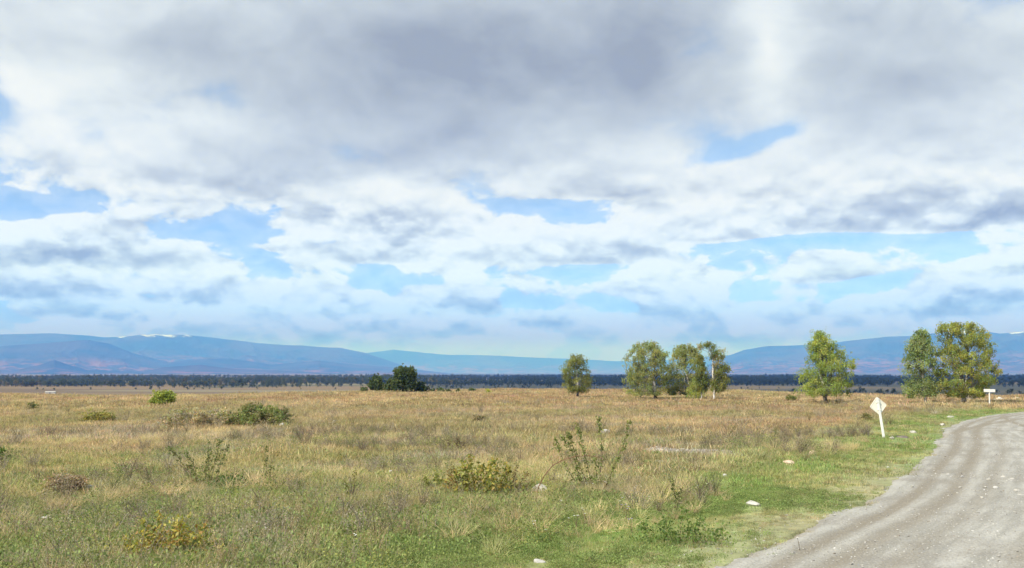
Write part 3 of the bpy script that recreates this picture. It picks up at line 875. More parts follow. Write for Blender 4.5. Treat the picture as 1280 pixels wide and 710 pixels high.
DK = [(0.077, 0.122, 0.048), (0.100, 0.144, 0.056), (0.066, 0.100, 0.044), (0.122, 0.154, 0.066)]
def dark_tree(label, bx, by, top, rows, seed, name='broadleaf_tree', cat='tree', n=60, pal=DK, leaf=.22, cr=.5, group='dark trees on the rim of the field'):
    p = seat(bx, by); d = p.length
    H, env = px_env(bx, by, d, rows, top)
    return tree(name, label, cat, p, H, env, [px_trunk(bx, by, d, [(bx, by, 0), (bx, (by + top) / 2, 0), (bx, top + 3, 0)], .18 * H / 5)], pal, seed, n_clump=n, leaves=70, leaf=leaf, bark=mat_dkbark, group=group, clump_r=cr, droop=.3)
dark_tree('tall dense dark green tree at the rim of the field', 508, 491, 459, [(489, 491, 519), (482, 489, 521), (474, 490, 521), (466, 493, 520), (461, 496, 517), (459.5, 500, 508)], 31, n=150)
dark_tree('dark cone-topped tree left of the dense one', 470, 490, 468, [(488, 461, 481), (482, 461, 480), (476, 464, 477), (471, 467, 473), (468.5, 469, 471)], 32, n=70)
dark_tree('low dark bush between the two dark trees', 486, 490.5, 472, [(489, 479, 494), (484, 480, 493), (477, 483, 491), (473, 486, 490)], 33, 'roadside_bush', 'bush', 30)
dark_tree('low spreading dark bush right of the dense tree', 527, 491, 477, [(490, 518, 537), (486, 518, 535), (481, 520, 530), (478, 522, 526)], 34, 'roadside_bush', 'bush', 30)
for k, (bx, by, w, h) in enumerate([(541, 490.6, 5, 3), (551, 490.8, 8, 4), (560, 490.6, 5, 2.6), (572, 490.8, 5, 3), (590, 490.8, 9, 3.5), (455, 490, 8, 6)]):
    dark_tree('tiny dark bush in a scattered row along the field rim', bx, by, by - h, [(by - .3, bx - w / 2, bx + w / 2), (by - h * .6, bx - w / 2, bx + w / 2), (by - h, bx - w / 4, bx + w / 4)], 60 + k, 'roadside_bush', 'bush', 9, DK, .25, .3, 'tiny bushes along the field rim')
# ------------------------------------------------------------------ signs
def box(x0, x1, y0, y1, z0, z1, bev=0.0):
    import bmesh
    bm = bmesh.new(); bmesh.ops.create_cube(bm, size=1.0)
    for v in bm.verts: v.co = ((x0 + x1) / 2 + v.co.x * (x1 - x0), (y0 + y1) / 2 + v.co.y * (y1 - y0), (z0 + z1) / 2 + v.co.z * (z1 - z0))
    if bev: bmesh.ops.bevel(bm, geom=bm.edges[:], offset=bev, segments=2, affect='EDGES')
    me = bpy.data.meshes.new('box'); bm.to_mesh(me); bm.free()
    return me


def paint_mat(name, c, worn):
    m, t, b = new_mat(name)
    oc = node(t, 'ShaderNodeTexCoord').outputs['Object']
    n_ = noise(t, oc, 7.0, 6.0, .7); n2_ = noise(t, oc, 2.0, 3.0, .5)
    cc = mix(t, n_.smooth(.58, .72) * .7, c, worn); cc = mix(t, n2_.smooth(.4, .7) * .25, cc, worn)
    t.links.new(cc, b.inputs['Base Color']); b.inputs['Roughness'].default_value = .55
    return m


M_wpaint = paint_mat('weathered white paint', (.78, .78, .76, 1), (.52, .48, .40, 1))
M_panel = paint_mat('dull cream sheet metal', (.78, .75, .66, 1), (.58, .52, .40, 1))
M_bolt = paint_mat('grey steel', (.25, .25, .25, 1), (.16, .12, .09, 1))


def part(name, me, mat, parent):
    me.name = name; me.materials.append(mat)
    return link(name, me, parent)


p = seat(1105, 548); k = p.length / FPX
root = empty('road_sign', p); tag(root, 'leaning diamond-shaped road sign seen from behind on a white post', 'sign')
H_ = 47 * k
part('post', box(-.052, .052, -.03, .03, -.15, H_, .006), M_wpaint, root)
hd = 11.2 * k
import bmesh
bm = bmesh.new()
vs = [bm.verts.new((x * hd, .036, H_ - 9.3 * k + z * hd)) for x, z in ((0, -.98), (1, 0), (0, .98), (-1, 0))]
f_ = bm.faces.new(vs); r_ = bmesh.ops.extrude_face_region(bm, geom=[f_])
for v in [g for g in r_['geom'] if isinstance(g, bmesh.types.BMVert)]: v.co.y += .012
bmesh.ops.recalc_face_normals(bm, faces=bm.faces[:]); bmesh.ops.bevel(bm, geom=[e for e in bm.edges if abs(e.verts[0].co.y - e.verts[1].co.y) > .005], offset=.05, segments=4, affect='EDGES')
me = bpy.data.meshes.new('panel'); bm.to_mesh(me); bm.free()
panel = part('panel', me, M_panel, root)
rim = []
for (xa, za), (xb, zb) in (((0, -.93), (.93, 0)), ((.93, 0), (0, .93)), ((0, .93), (-.93, 0)), ((-.93, 0), (0, -.93))):
    v, f = tube([(xa * hd, .034, H_ - 9.3 * k + za * hd), (xb * hd, .034, H_ - 9.3 * k + zb * hd)], [.009, .009], 6); rim.append((v, f))
v, f = join(rim); link('folded_rim', mesh_np('folded_rim', v, f, M_panel), panel)
for zz in (H_ - 13.5 * k, H_ - 5.0 * k):
    part('clamp', box(-.085, .085, -.036, .036, zz - .02, zz + .02, .004), M_wpaint, root)
root.rotation_euler = (R(-2), R(-7.0), R(10))

p = seat(1237, 508); k = p.length / FPX
root = empty('board_sign', p); tag(root, 'small white crossboard sign on a white post beside the road bend', 'sign')
part('post', box(-.045, .045, -.035, .035, -.15, 19.3 * k, .006), M_wpaint, root)
part('board', box(-6.8 * k, 6.5 * k, -.062, -.036, 15.9 * k, 19.2 * k, .006), M_wpaint, root)
for xx in (-.2, .2): part('brace', box(min(xx, 0) + .0, max(xx, 0), -.034, -.030, 16.8 * k, 17.6 * k), M_wpaint, root)
root.rotation_euler = (0, R(1.5), R(4))

# heaps of pale gravel beyond the bend
def heap(px, py, w, h, seed, lab):
    p = seat(px, py); k = p.length / FPX
    n = 28; rr, aa = np.meshgrid(np.linspace(0, 1, 12), np.linspace(0, 2 * math.pi, n, endpoint=False), indexing='ij')
    x, y = rr * np.cos(aa) * w * k / 2, rr * np.sin(aa) * w * k / 3
    z = (1 - rr) ** .8 * h * k * (.6 + .8 * fbm(x * 2 + seed, y * 2, 3, seed)) - .03 - rr * .04
    o = link('gravel_heap', mesh_np('gravel_heap', np.c_[x.ravel(), y.ravel(), z.ravel()], grid_faces(12, n, wrap=True), M_heap)); o.location = p
    tag(o, lab, 'gravel heap')
M_heap = stone_mat('pale gravel', (.45, .42, .37, 1), (.58, .55, .50, 1), (.3, .27, .22, 1))
heap(1249, 500, 20, 3.6, 4, 'low pale gravel heap just right of the white board sign')
heap(1270, 499.5, 19, 3.2, 9, 'low pale gravel heap farther from the white board sign')

# far farm shed on the plain, by two dark trees
p = Vector((-470 / FPX * 640 * 1.22, 640 * 1.0, 0)); p.z = gz1(p.x, p.y)
root = empty('farm_shed', p, .15); tag(root, 'tiny low pale farm shed far off on the plain', 'shed')
part('wall', box(-3, 3, -1.5, 1.5, -.2, 1.0), M_heap, root)
bm = bmesh.new()
vs = [bm.verts.new(c) for c in ((-3.2, -1.7, .96), (3.2, -1.7, .96), (3.2, 0, 1.4), (-3.2, 0, 1.4), (3.2, 1.7, .96), (-3.2, 1.7, .96))]
bm.faces.new((vs[0], vs[1], vs[2], vs[3])); bm.faces.new((vs[3], vs[2], vs[4], vs[5]))
me = bpy.data.meshes.new('roof'); bm.to_mesh(me); bm.free(); part('roof', me, M_grey, root)
part('door', box(-.5, .5, -1.54, -1.503, 0, .9), M_bolt, root)

# ------------------------------------------------------------------ shrubs and weeds one can tell apart
M_plant = leaf_mat('shrub leaves')
mat_stem, t, b = new_mat('weed stems')
oc = node(t, 'ShaderNodeTexCoord').outputs['Object']
c = mix(t, noise(t, oc, 12.0, 3.0, .6).smooth(.4, .6), (.10, .075, .05, 1), (.18, .13, .08, 1)); t.links.new(c, b.inputs['Base Color'])
mat_cane, t, b = new_mat('red-brown cane'); b.inputs['Base Color'].default_value = (.16, .075, .05, 1)
oc = node(t, 'ShaderNodeTexCoord').outputs['Object']
c = mix(t, noise(t, oc, 15.0, 3.0, .6).smooth(.4, .6), (.13, .06, .04, 1), (.24, .13, .085, 1)); t.links.new(c, b.inputs['Base Color'])


def leggy(name, label, cat, bpx, bpy_, stems, pal, seed, leaf=.07, per_m=70, width=.09, r=.010, fill=None, group=None, bare=.25):
    """a plant of separate leafy rods; stems are lists of photo points from the foot to the tip"""
    rng = np.random.default_rng(seed)
    p = seat(bpx, bpy_); k = p.length / FPX
    root = empty(name, p); tag(root, label, cat, group)
    pts, pal = [], np.array(pal)
    for st_ in stems:
        q = np.array([((x - bpx) * k, 0.0, (bpy_ - y) * k) for x, y in st_]); q[:, 1] = np.linspace(0, rng.uniform(-.35, .35), len(q)) + rng.uniform(-.08, .08); q[0, 2] = -.04
        s = np.linspace(0, len(q) - 1, 10); q = np.c_[[np.interp(s, range(len(q)), q[:, i]) for i in range(3)]].T
        q[1:-1] += rng.normal(0, .012, (8, 3))
        v, f = tube(q, np.linspace(r, r * .3, 10), 5); link('stem', mesh_np('stem', v, f, mat_stem), root)
        L_ = np.linalg.norm(np.diff(q, axis=0), axis=1).sum(); n = int(L_ * per_m)
        u = bare + (1 - bare) * rng.uniform(0, 1, n) ** .8
        c_ = np.c_[[np.interp(u * 9, range(10), q[:, i]) for i in range(3)]].T
        pts.append(c_ + rng.normal(0, width * .55, (n, 3)) * (1.15 - .6 * u)[:, None])
    if fill:
        n, wx, wz, zc = fill
        pts.append(np.c_[rng.normal(0, wx, n), rng.normal(0, wx * .7, n), np.abs(rng.normal(zc, wz, n))])
    pts = np.vstack(pts); tint = pal[rng.integers(len(pal), size=len(pts))] * rng.uniform(.7, 1.3, (len(pts), 1))
    v, f = leaf_quads(pts, leaf * rng.uniform(.6, 1.35, len(pts)), rng, droop=-.25, aspect=.5)
    link('leaves', mesh_np('leaves', v, f, M_plant, smooth=False, attrs={'col': np.repeat(tint, 4, 0)}), root)
    return root


SG = [(0.189, 0.239, 0.072), (0.232, 0.275, 0.087), (0.145, 0.196, 0.065), (0.275, 0.290, 0.109)]
leggy('leggy_shrub', 'tall leggy shrub with upright leafy rods, taller than everything round it', 'shrub', 742, 613,
      [[(741, 611), (735, 585), (728, 556), (722, 530)], [(750, 611), (752, 580), (754, 550), (750, 522)], [(732, 612), (722, 588), (712, 560), (700, 545)], [(756, 612), (768, 585), (780, 560), (790, 526)],
       [(738, 612), (722, 578), (714, 552), (709, 540)], [(744, 612), (746, 590), (742, 570)], [(728, 612), (716, 596), (700, 566), (694, 548)], [(758, 612), (764, 596), (768, 584)], [(733, 613), (726, 600), (718, 592)]],
      SG, 1, leaf=.075, per_m=85, width=.10, fill=(420, .42, .16, .14))
# arching cane from beside the white rock to the leggy shrub
p = seat(672, 616); k = p.length / FPX
root = empty('bramble_cane', p); tag(root, 'bare red-brown cane arching from the white rock to the leggy shrub', 'cane')
q = np.array([((x - 672) * k, .05, (616 - y) * k) for x, y in ((671, 618), (673, 610), (680, 596), (691, 583), (704, 576), (720, 572), (736, 571), (752, 574))])
v, f = tube(q, np.linspace(.014, .006, len(q)), 6); link('stem', mesh_np('stem', v, f, mat_cane), root)
for i_, off in ((3, (-.03, .02, .07)), (5, (.03, 0, .06)), (4, (.02, 0, .05))):
    v, f = tube([q[i_], q[i_] + np.array(off)], [.008, .003], 5); link('twig', mesh_np('twig', v, f, mat_cane), root)

YB = [(0.390, 0.351, 0.078), (0.286, 0.305, 0.078), (0.195, 0.234, 0.058), (0.429, 0.312, 0.091), (0.156, 0.195, 0.052)]
leggy('yellowing_bush', 'yellowing leafy bush with pale broad leaves left of the white rock', 'shrub', 598, 621,
      [[(590, 620), (585, 600), (580, 578)], [(598, 621), (590, 598), (586, 572)], [(602, 621), (608, 600), (616, 576)], [(606, 621), (614, 602), (622, 580)], [(594, 620), (580, 602), (572, 588)], [(612, 621), (626, 604), (636, 584)], [(600, 621), (600, 600), (602, 584)]],
      YB, 2, leaf=.10, per_m=130, width=.17, fill=(520, .50, .18, .22))
leggy('yellowing_bush', 'small round yellow-green bush left of the larger yellowing one', 'shrub', 544, 615,
      [[(540, 615), (536, 604), (531, 598)], [(545, 615), (545, 602), (546, 595)], [(548, 615), (552, 606), (556, 600)]], [(.24, .27, .06), (.17, .21, .05), (.29, .29, .09)], 3, leaf=.085, per_m=120, width=.12, fill=(260, .18, .1, .14))
leggy('dead_bush', 'dead brown twiggy bush between the yellowing bush and white rock', 'shrub', 643, 619,
      [[(640, 619), (636, 600), (634, 580)], [(643, 619), (644, 598), (646, 578)], [(646, 619), (652, 602), (658, 590)], [(650, 619), (656, 609), (664, 604)], [(641, 619), (632, 606), (628, 594)]],
      [(.17, .11, .065), (.12, .08, .05), (.24, .17, .08), (.2, .2, .06)], 4, leaf=.055, per_m=90, width=.12, r=.009, fill=(240, .22, .14, .16))
leggy('rusty_weed', 'rust-orange weed tuft leaning against the yellowing bush', 'weed', 570, 621,
      [[(572, 621), (566, 604), (560, 588)], [(574, 621), (570, 602), (566, 584)], [(568, 621), (562, 610), (556, 602)]], [(.30, .17, .06), (.26, .18, .07), (.2, .17, .06)], 5, leaf=.06, per_m=150, width=.12)
leggy('leggy_shrub', 'sparse dark-stemmed shrub in the left field with drooping outer rods', 'shrub', 252, 605,
      [[(246, 604), (234, 588), (222, 572), (212, 562)], [(250, 604), (244, 584), (236, 566)], [(256, 604), (256, 582), (258, 556)], [(262, 604), (266, 580), (272, 552)], [(266, 604), (272, 584), (278, 560)], [(248, 604), (240, 592), (230, 584)], [(258, 604), (262, 588), (263, 566)]],
      [(0.140, 0.182, 0.063), (0.182, 0.217, 0.084), (0.224, 0.224, 0.112), (0.119, 0.154, 0.056)], 6, leaf=.075, per_m=75, width=.11, fill=(200, .30, .12, .12))
leggy('leafy_weed', 'low dark green leafy clump right of the sparse dark-stemmed shrub', 'weed', 291, 610, [[(285, 609), (282, 602), (278, 598)], [(293, 609), (296, 602), (299, 597)], [(290, 609), (290, 600), (289, 595)]],
      [(0.105, 0.168, 0.049), (0.133, 0.196, 0.056), (0.084, 0.126, 0.042)], 7, leaf=.09, per_m=120, width=.14, fill=(420, .28, .09, .10))
leggy('yellowing_bush', 'yellow and russet leafy bush low in the nearest left grass', 'shrub', 216, 704,
      [[(200, 704), (190, 680), (180, 655)], [(210, 704), (206, 675), (204, 646)], [(220, 704), (226, 676), (232, 648)], [(228, 704), (240, 682), (250, 664)], [(194, 704), (180, 690), (168, 676)], [(216, 704), (216, 682), (218, 660)], [(232, 704), (250, 692), (262, 684)], [(204, 704), (196, 690), (188, 668)]],
      [(0.392, 0.350, 0.077), (0.252, 0.280, 0.070), (0.350, 0.224, 0.077), (0.182, 0.224, 0.056), (0.462, 0.406, 0.112)], 8, leaf=.075, per_m=170, width=.17, r=.007, fill=(1300, .40, .17, .20))
leggy('leafy_weed', 'spreading green leafy weeds at the verge beside the near road', 'weed', 848, 680,
      [[(820, 680), (812, 668), (804, 655)], [(835, 680), (834, 664), (836, 648)], [(850, 680), (852, 660), (856, 640)], [(864, 680), (872, 664), (880, 650)], [(876, 681), (890, 670), (900, 662)], [(842, 680), (838, 668), (828, 660)], [(858, 680), (864, 668), (866, 655)]],
      [(0.119, 0.189, 0.049), (0.154, 0.231, 0.063), (0.091, 0.147, 0.042), (0.224, 0.280, 0.084)], 9, leaf=.06, per_m=150, width=.14, r=.006, fill=(900, .48, .11, .10))
leggy('stalk_weed', 'single dark upright weed stalk behind the green verge weeds', 'weed', 846, 634, [[(846, 634), (845, 616), (843, 600)], [(848, 634), (850, 622), (852, 612)]], [(.09, .13, .04), (.12, .15, .05)], 10, leaf=.06, per_m=130, width=.07, bare=.1)
leggy('stalk_weed', 'thin pale green weed stalk in the field right of the dark-stemmed shrub', 'weed', 332, 612, [[(332, 612), (330, 590), (327, 562)], [(334, 612), (338, 596), (340, 580)]], [(.16, .19, .06), (.12, .15, .05)], 41, leaf=.06, per_m=90, width=.07, bare=.1)
leggy('stalk_weed', 'yellow-green flowering weed stalk in the middle of the field', 'weed', 440, 628, [[(440, 628), (441, 608), (443, 588)], [(438, 628), (434, 612), (432, 600)]], [(.26, .27, .07), (.18, .2, .06)], 42, leaf=.05, per_m=110, width=.08, bare=.1)
leggy('dead_weed', 'dark dead weed in dry grass, far up the field from yellowing bush', 'weed', 568, 566, [[(566, 566), (562, 556), (559, 550)], [(570, 566), (571, 556), (572, 548)], [(574, 566), (578, 558), (580, 553)]], [(.13, .10, .07), (.17, .13, .09)], 43, leaf=.06, per_m=120, width=.14, fill=(160, .25, .1, .15))


def bush(label, bx, by, rows, top, pal, seed, n=40, name='green_bush', cr=.35, leaf=.12):
    p = seat(bx, by); d = p.length; H, env = px_env(bx, by, d, rows, top)
    return tree(name, label, 'bush', p, H, env, [([(0, 0, -.05), (.05, .1, H * .4), (.1, .1, H * .75)], .03)], pal, seed, n_clump=n, leaves=80, leaf=leaf, bark=mat_dkbark, clump_r=cr, droop=.25)
bush('broad dark green bush in the left field behind a white rock', 322, 534, [(533, 278, 362), (529, 278, 366), (524, 284, 366), (518, 296, 364), (513, 300, 326), (508, 303, 314)], 506,
     [(.17, .22, .08), (.22, .26, .09), (.13, .17, .06), (.30, .29, .13), (.27, .24, .15)], 71, n=62, cr=.34, leaf=.10)
bush('bright yellow-green round bush far out in the left field', 203, 507, [(506, 190, 217), (501, 189, 218), (496, 191, 216), (492, 196, 211)], 491, [(0.295, 0.357, 0.070), (0.248, 0.310, 0.062), (0.341, 0.388, 0.093)], 72, n=45, cr=.5, leaf=.16)
bush('dark green bush cut by the left field edge below tan grass', -2, 582, [(581, -18, 3), (574, -18, 3), (567, -14, 2), (564, -8, 1)], 563, [(0.124, 0.186, 0.054), (0.093, 0.139, 0.046)], 73, n=30, cr=.25, leaf=.1)
bush('small olive bush on tan grass left of the pyramid birch', 989, 503, [(502.5, 984, 995), (499, 984, 995), (497, 987, 993)], 496.5, [(0.186, 0.209, 0.062), (0.232, 0.248, 0.078)], 74, n=14, cr=.3, leaf=.13)
bush('dull olive mound of weeds far out in the left field', 122, 530, [(529, 104, 142), (525, 106, 140), (521, 112, 134)], 519, [(0.248, 0.248, 0.085), (0.310, 0.279, 0.093), (0.202, 0.217, 0.078)], 75, n=30, cr=.32)
bush('tiny olive tuft left of the mound of weeds', 40, 513, [(512.5, 36, 45), (509, 36, 45), (507, 38, 43)], 506, [(0.155, 0.202, 0.062), (0.202, 0.232, 0.078)], 76, n=10, cr=.3, leaf=.13)
bush('tiny dark tuft on tan field left of the diamond sign', 1083, 527, [(526.5, 1078, 1089), (524, 1078, 1089), (522, 1081, 1086)], 521, [(0.186, 0.186, 0.078), (0.232, 0.217, 0.093)], 77, n=10, cr=.2, leaf=.1)
bush('small yellow-green tuft by the rim behind the dry field', 610, 492, [(491.5, 607, 613), (489.5, 607, 613), (488, 609, 611)], 487.5, [(0.341, 0.388, 0.078), (0.279, 0.326, 0.078)], 78, n=10, cr=.35, leaf=.16)
bush('low brownish tuft below the lone rounded birch', 600, 528, [(527.5, 594, 607), (525, 594, 607), (523, 597, 604)], 522.5, [(0.217, 0.186, 0.085), (0.264, 0.217, 0.109)], 79, n=12, cr=.22, leaf=.1)

bush('mauve-grey weed thicket spreading left of the broad dark green bush', 240, 536, [(535, 190, 285), (529, 192, 288), (522, 205, 285), (515, 230, 280)], 513, [(.40, .36, .27), (.34, .31, .23), (.31, .33, .17), (.44, .37, .24)], 80, n=48, cr=.30, leaf=.10, name='weed_thicket')
bush('dead brown grass clump beside a white rock in the left field', 88, 616, [(615, 60, 104), (609, 62, 104), (602, 70, 98)], 598, [(.45, .36, .25), (.38, .31, .22), (.30, .24, .17)], 81, n=26, cr=.17, leaf=.06, name='grass_clump')
# ------------------------------------------------------------------ wild flowers
M_wf, M_pf = paint_mat('white petals', (.80, .80, .77, 1), (.7, .7, .6, 1)), paint_mat('violet petals', (.30, .24, .46, 1), (.38, .32, .5, 1))


def flower(px, py, h, mat, label, group, seed, r=.022):
    rng = np.random.default_rng(seed); p = seat(px, py)
    root = empty('wild_flower', p); tag(root, label, 'flower', group)
    heads, stems = [], []
    for _ in range(rng.integers(1, 4)):
        tip = np.array([rng.normal(0, .06), rng.normal(0, .06), h * rng.uniform(.7, 1.1)])
        v, f = tube([(0, 0, -.03), tip * [.4, .4, .55], tip], [.005, .004, .003], 4); stems.append((v, f))
        for a in np.linspace(0, 2 * math.pi, 6, endpoint=False):
            d = np.array([math.cos(a), math.sin(a), .35]) * r; s = np.array([-math.sin(a), math.cos(a), 0]) * r * .5
            heads.append((np.array([tip, tip + d * .6 + s, tip + d, tip + d * .6 - s]), np.array([[0, 1, 2, 3]])))
        v, f = join(heads); link('petals', mesh_np('petals', v, f, mat, smooth=False), root); heads = []
    v, f = join(stems); link('stem', mesh_np('stem', v, f, mat_stem), root)


for k, (px, py) in enumerate([(735, 616), (757, 616), (711, 664), (690, 680), (720, 664), (732, 655), (776, 640), (797, 622), (888, 616), (880, 610), (1000, 690), (268, 700), (326, 672), (331, 677), (445, 688), (222, 612), (700, 640), (812, 636), (870, 622), (668, 668)]):
    flower(px, py, .28, M_wf, 'little white wild flower in the near meadow grass', 'white wild flowers in the grass', 500 + k)
for k, (px, py) in enumerate([(786, 655), (790, 668), (783, 650)]):
    flower(px, py, .32, M_pf, 'little violet wild flower beside the green verge weeds', 'violet wild flowers by the verge', 540 + k, r=.026)
# ------------------------------------------------------------------ grass, weeds and gravel scattered over the land


def blades(n, h, w, spread, lean, rng, seg=3, bend=.5):
    vs, fs, tone = [], [], []
    o = 0
    for i in range(n):
        a = rng.uniform(0, 2 * math.pi); r = spread * math.sqrt(rng.random())
        root_ = np.array([r * math.cos(a), r * math.sin(a), -.02])
        d = rng.normal(size=2) * lean + np.array([math.cos(a), math.sin(a)]) * r / max(spread, 1e-3) * lean
        hh = h * rng.uniform(.45, 1.1); b_ = rng.uniform(.3, 1.4) * bend
        az_ = rng.uniform(0, math.pi); side = np.array([math.cos(az_), math.sin(az_), 0]) * w * rng.uniform(.6, 1.2)
        tn = rng.uniform(.72, 1.3)
        for s in range(seg + 1):
            u = s / seg; c_ = root_ + np.array([d[0] * hh * (u + b_ * u * u), d[1] * hh * (u + b_ * u * u), hh * (u - .22 * b_ * u * u)])
            ww = side * (1 - u ** 1.6) + side * .08
            vs += [c_ - ww * .5, c_ + ww * .5]; tone += [tn * (.92 + .16 * u)] * 2
            if s: fs.append([o + 2 * s - 2, o + 2 * s - 1, o + 2 * s + 1, o + 2 * s])
        o += 2 * (seg + 1)
    return np.array(vs), np.array(fs), np.array(tone)


def stalks(n, h, rng, head=.05):
    """dry flower stalks with ragged seed heads"""
    vs, fs, tone, o = [], [], [], 0
    for i in range(n):
        b0 = np.r_[rng.normal(0, .08, 2), -.02]; top = b0 + np.r_[rng.normal(0, .12, 2), h * rng.uniform(.6, 1.1)]
        v, f = tube([b0, (b0 + top) / 2 + np.r_[rng.normal(0, .02, 2), 0], top], [.004, .0035, .002], 3)
        vs.append(v); fs.append(f + o); o += len(v); tone.append(np.full(len(v), .8))
        c_ = top + rng.normal(0, head, (9, 3)) * [.6, .6, 1.4]
        v, f = leaf_quads(c_, .020, rng, .0, .5); vs.append(v); fs.append(f + o); o += len(v); tone.append(np.full(len(v), 1.1))
    return np.vstack(vs), np.vstack(fs), np.concatenate(tone)


def forb(n, r, h, size, rng):
    """a low leafy herb"""
    c_ = np.c_[rng.normal(0, r, n), rng.normal(0, r, n), np.abs(rng.normal(h * .5, h * .35, n))]
    v, f = leaf_quads(c_, size * rng.uniform(.6, 1.3, n), rng, -.2, .55)
    return v, f, np.repeat(rng.uniform(.75, 1.25, n), 4)


mat_grass = bpy.data.materials.new('meadow grass'); mat_grass.use_nodes = True
t = mat_grass.node_tree; t.nodes.clear()
ti = attr(t, 'tint', 'INSTANCER'); tn = S(t, attr(t, 'tone', 'GEOMETRY', 'Fac'))
gc = vmath(t, 'SCALE', ti, scale=tn)
d = node(t, 'ShaderNodeBsdfPrincipled'); t.links.new(gc, d.inputs['Base Color']); d.inputs['Roughness'].default_value = .65; d.inputs['Specular IOR Level'].default_value = .2
tr = node(t, 'ShaderNodeBsdfTranslucent'); t.links.new(vmath(t, 'MULTIPLY', gc, (1.1, 1.1, .8)), tr.inputs[0])
mx = node(t, 'ShaderNodeMixShader'); mx.inputs[0].default_value = .45
t.links.new(d.outputs[0], mx.inputs[1]); t.links.new(tr.outputs[0], mx.inputs[2])
o_ = node(t, 'ShaderNodeOutputMaterial'); t.links.new(mx.outputs[0], o_.inputs[0])


def source(coll, idx, v, f, tone, mat):
    me = mesh_np('source', v, f, mat, smooth=False, attrs={'tone': tone})
    o = bpy.data.objects.new(f'{coll.name}_{idx:02d}', me); coll.objects.link(o)


rng = np.random.default_rng(5)
G = bpy.data.collections.new('grass_src')
for i in range(3): source(G, i, *blades(24, .22, .008, .14, .26, rng), mat_grass)              # fine meadow tufts
for i in range(3, 5): source(G, i, *blades(28, .11, .009, .14, .30, rng, 2), mat_grass)        # short turf
for i in range(5, 7): source(G, i, *stalks(4, .38, rng), mat_grass)                            # seed stalks
for i in range(7, 9): source(G, i, *forb(46, .12, .12, .05, rng), mat_grass)                  # leafy herbs
for i in range(9, 12): source(G, i, *blades(26, .22, .024, .42, .25, rng, 2), mat_grass)       # coarse tufts for the middle distance
for i in range(12, 14): source(G, i, *blades(28, .26, .05, .95, .28, rng, 2), mat_grass)       # and for the far field

for i in range(14, 16): source(G, i, *blades(64, .42, .008, .13, .34, rng, 3, .8), mat_grass)  # feathery tussocks
def twigs(rng):
    vs, fs, tn, o = [], [], [], 0
    for _ in range(9):
        tip = np.r_[rng.normal(0, .16, 2), rng.uniform(.22, .48)]; v, f = tube([(0, 0, -.02), tip * [.4, .4, .6], tip], [.005, .004, .002], 3)
        vs.append(v); fs.append(f + o); o += len(v); tn.append(np.full(len(v), .6))
        c_ = tip * rng.uniform(.35, 1.0, (12, 1)) + rng.normal(0, .03, (12, 3)); v, f = leaf_quads(c_, .028, rng, 0, .5)
        vs.append(v); fs.append(f + o); o += len(v); tn.append(np.repeat(rng.uniform(.7, 1.2, 12), 4))
    return np.vstack(vs), np.vstack(fs), np.concatenate(tn)
for i in range(18, 20): source(G, i, *forb(190, .24, .30, .042, rng), mat_grass)                 # taller leafy herbs
for i in range(16, 18): source(G, i, *twigs(rng), mat_grass)                                    # twiggy weeds


def scatter(name, coll, pos, kind, scale, rot, tint):
    me = bpy.data.meshes.new(name); me.vertices.add(len(pos)); me.vertices.foreach_set('co', np.asarray(pos, np.float32).ravel())
    def put_attr(n_, ty, key, val):
        a = me.attributes.new(n_, ty, 'POINT'); a.data.foreach_set(key, np.ascontiguousarray(val).ravel())
    put_attr('kind', 'INT', 'value', np.asarray(kind, np.int32)); put_attr('scl', 'FLOAT_VECTOR', 'vector', np.asarray(scale, np.float32))
    put_attr('rot', 'FLOAT_VECTOR', 'vector', np.asarray(rot, np.float32))
    put_attr('tint', 'FLOAT_COLOR', 'color', np.c_[tint, np.ones(len(pos))].astype(np.float32))
    o = link(name, me); tag(o, kind='stuff')
    ng = bpy.data.node_groups.new(name, 'GeometryNodeTree')
    ng.interface.new_socket('Geometry', in_out='INPUT', socket_type='NodeSocketGeometry'); ng.interface.new_socket('Geometry', in_out='OUTPUT', socket_type='NodeSocketGeometry')
    gi, go = ng.nodes.new('NodeGroupInput'), ng.nodes.new('NodeGroupOutput')
    ci = ng.nodes.new('GeometryNodeCollectionInfo'); ci.inputs['Collection'].default_value = coll
    ci.inputs['Separate Children'].default_value = True; ci.inputs['Reset Children'].default_value = True
    ip = ng.nodes.new('GeometryNodeInstanceOnPoints'); ip.inputs['Pick Instance'].default_value = True
    for n_, ty, sock in (('kind', 'INT', 'Instance Index'), ('rot', 'FLOAT_VECTOR', 'Rotation'), ('scl', 'FLOAT_VECTOR', 'Scale')):
        na_ = ng.nodes.new('GeometryNodeInputNamedAttribute'); na_.data_type = ty; na_.inputs['Name'].default_value = n_
        ng.links.new([s for s in na_.outputs if s.enabled and s.name == 'Attribute'][0], ip.inputs[sock])
    ng.links.new(gi.outputs[0], ip.inputs['Points']); ng.links.new(ci.outputs[0], ip.inputs['Instance']); ng.links.new(ip.outputs[0], go.inputs[0])
    md = o.modifiers.new('scatter', 'NODES'); md.node_group = ng
    return o


rock_spots = [(seat(r_[0], r_[1]), r_[2] / FPX * seat(r_[0], r_[1]).length / 2) for r_ in ROCKS]


def wedge(n, r0, r1, half=40):
    """even scatter over the part of the land the lens can see, and a margin"""
    r = np.sqrt(rng.uniform(r0 * r0, r1 * r1, n)); a = R(half) * rng.uniform(-1, 1, n)
    return r * np.sin(a), r * np.cos(a)


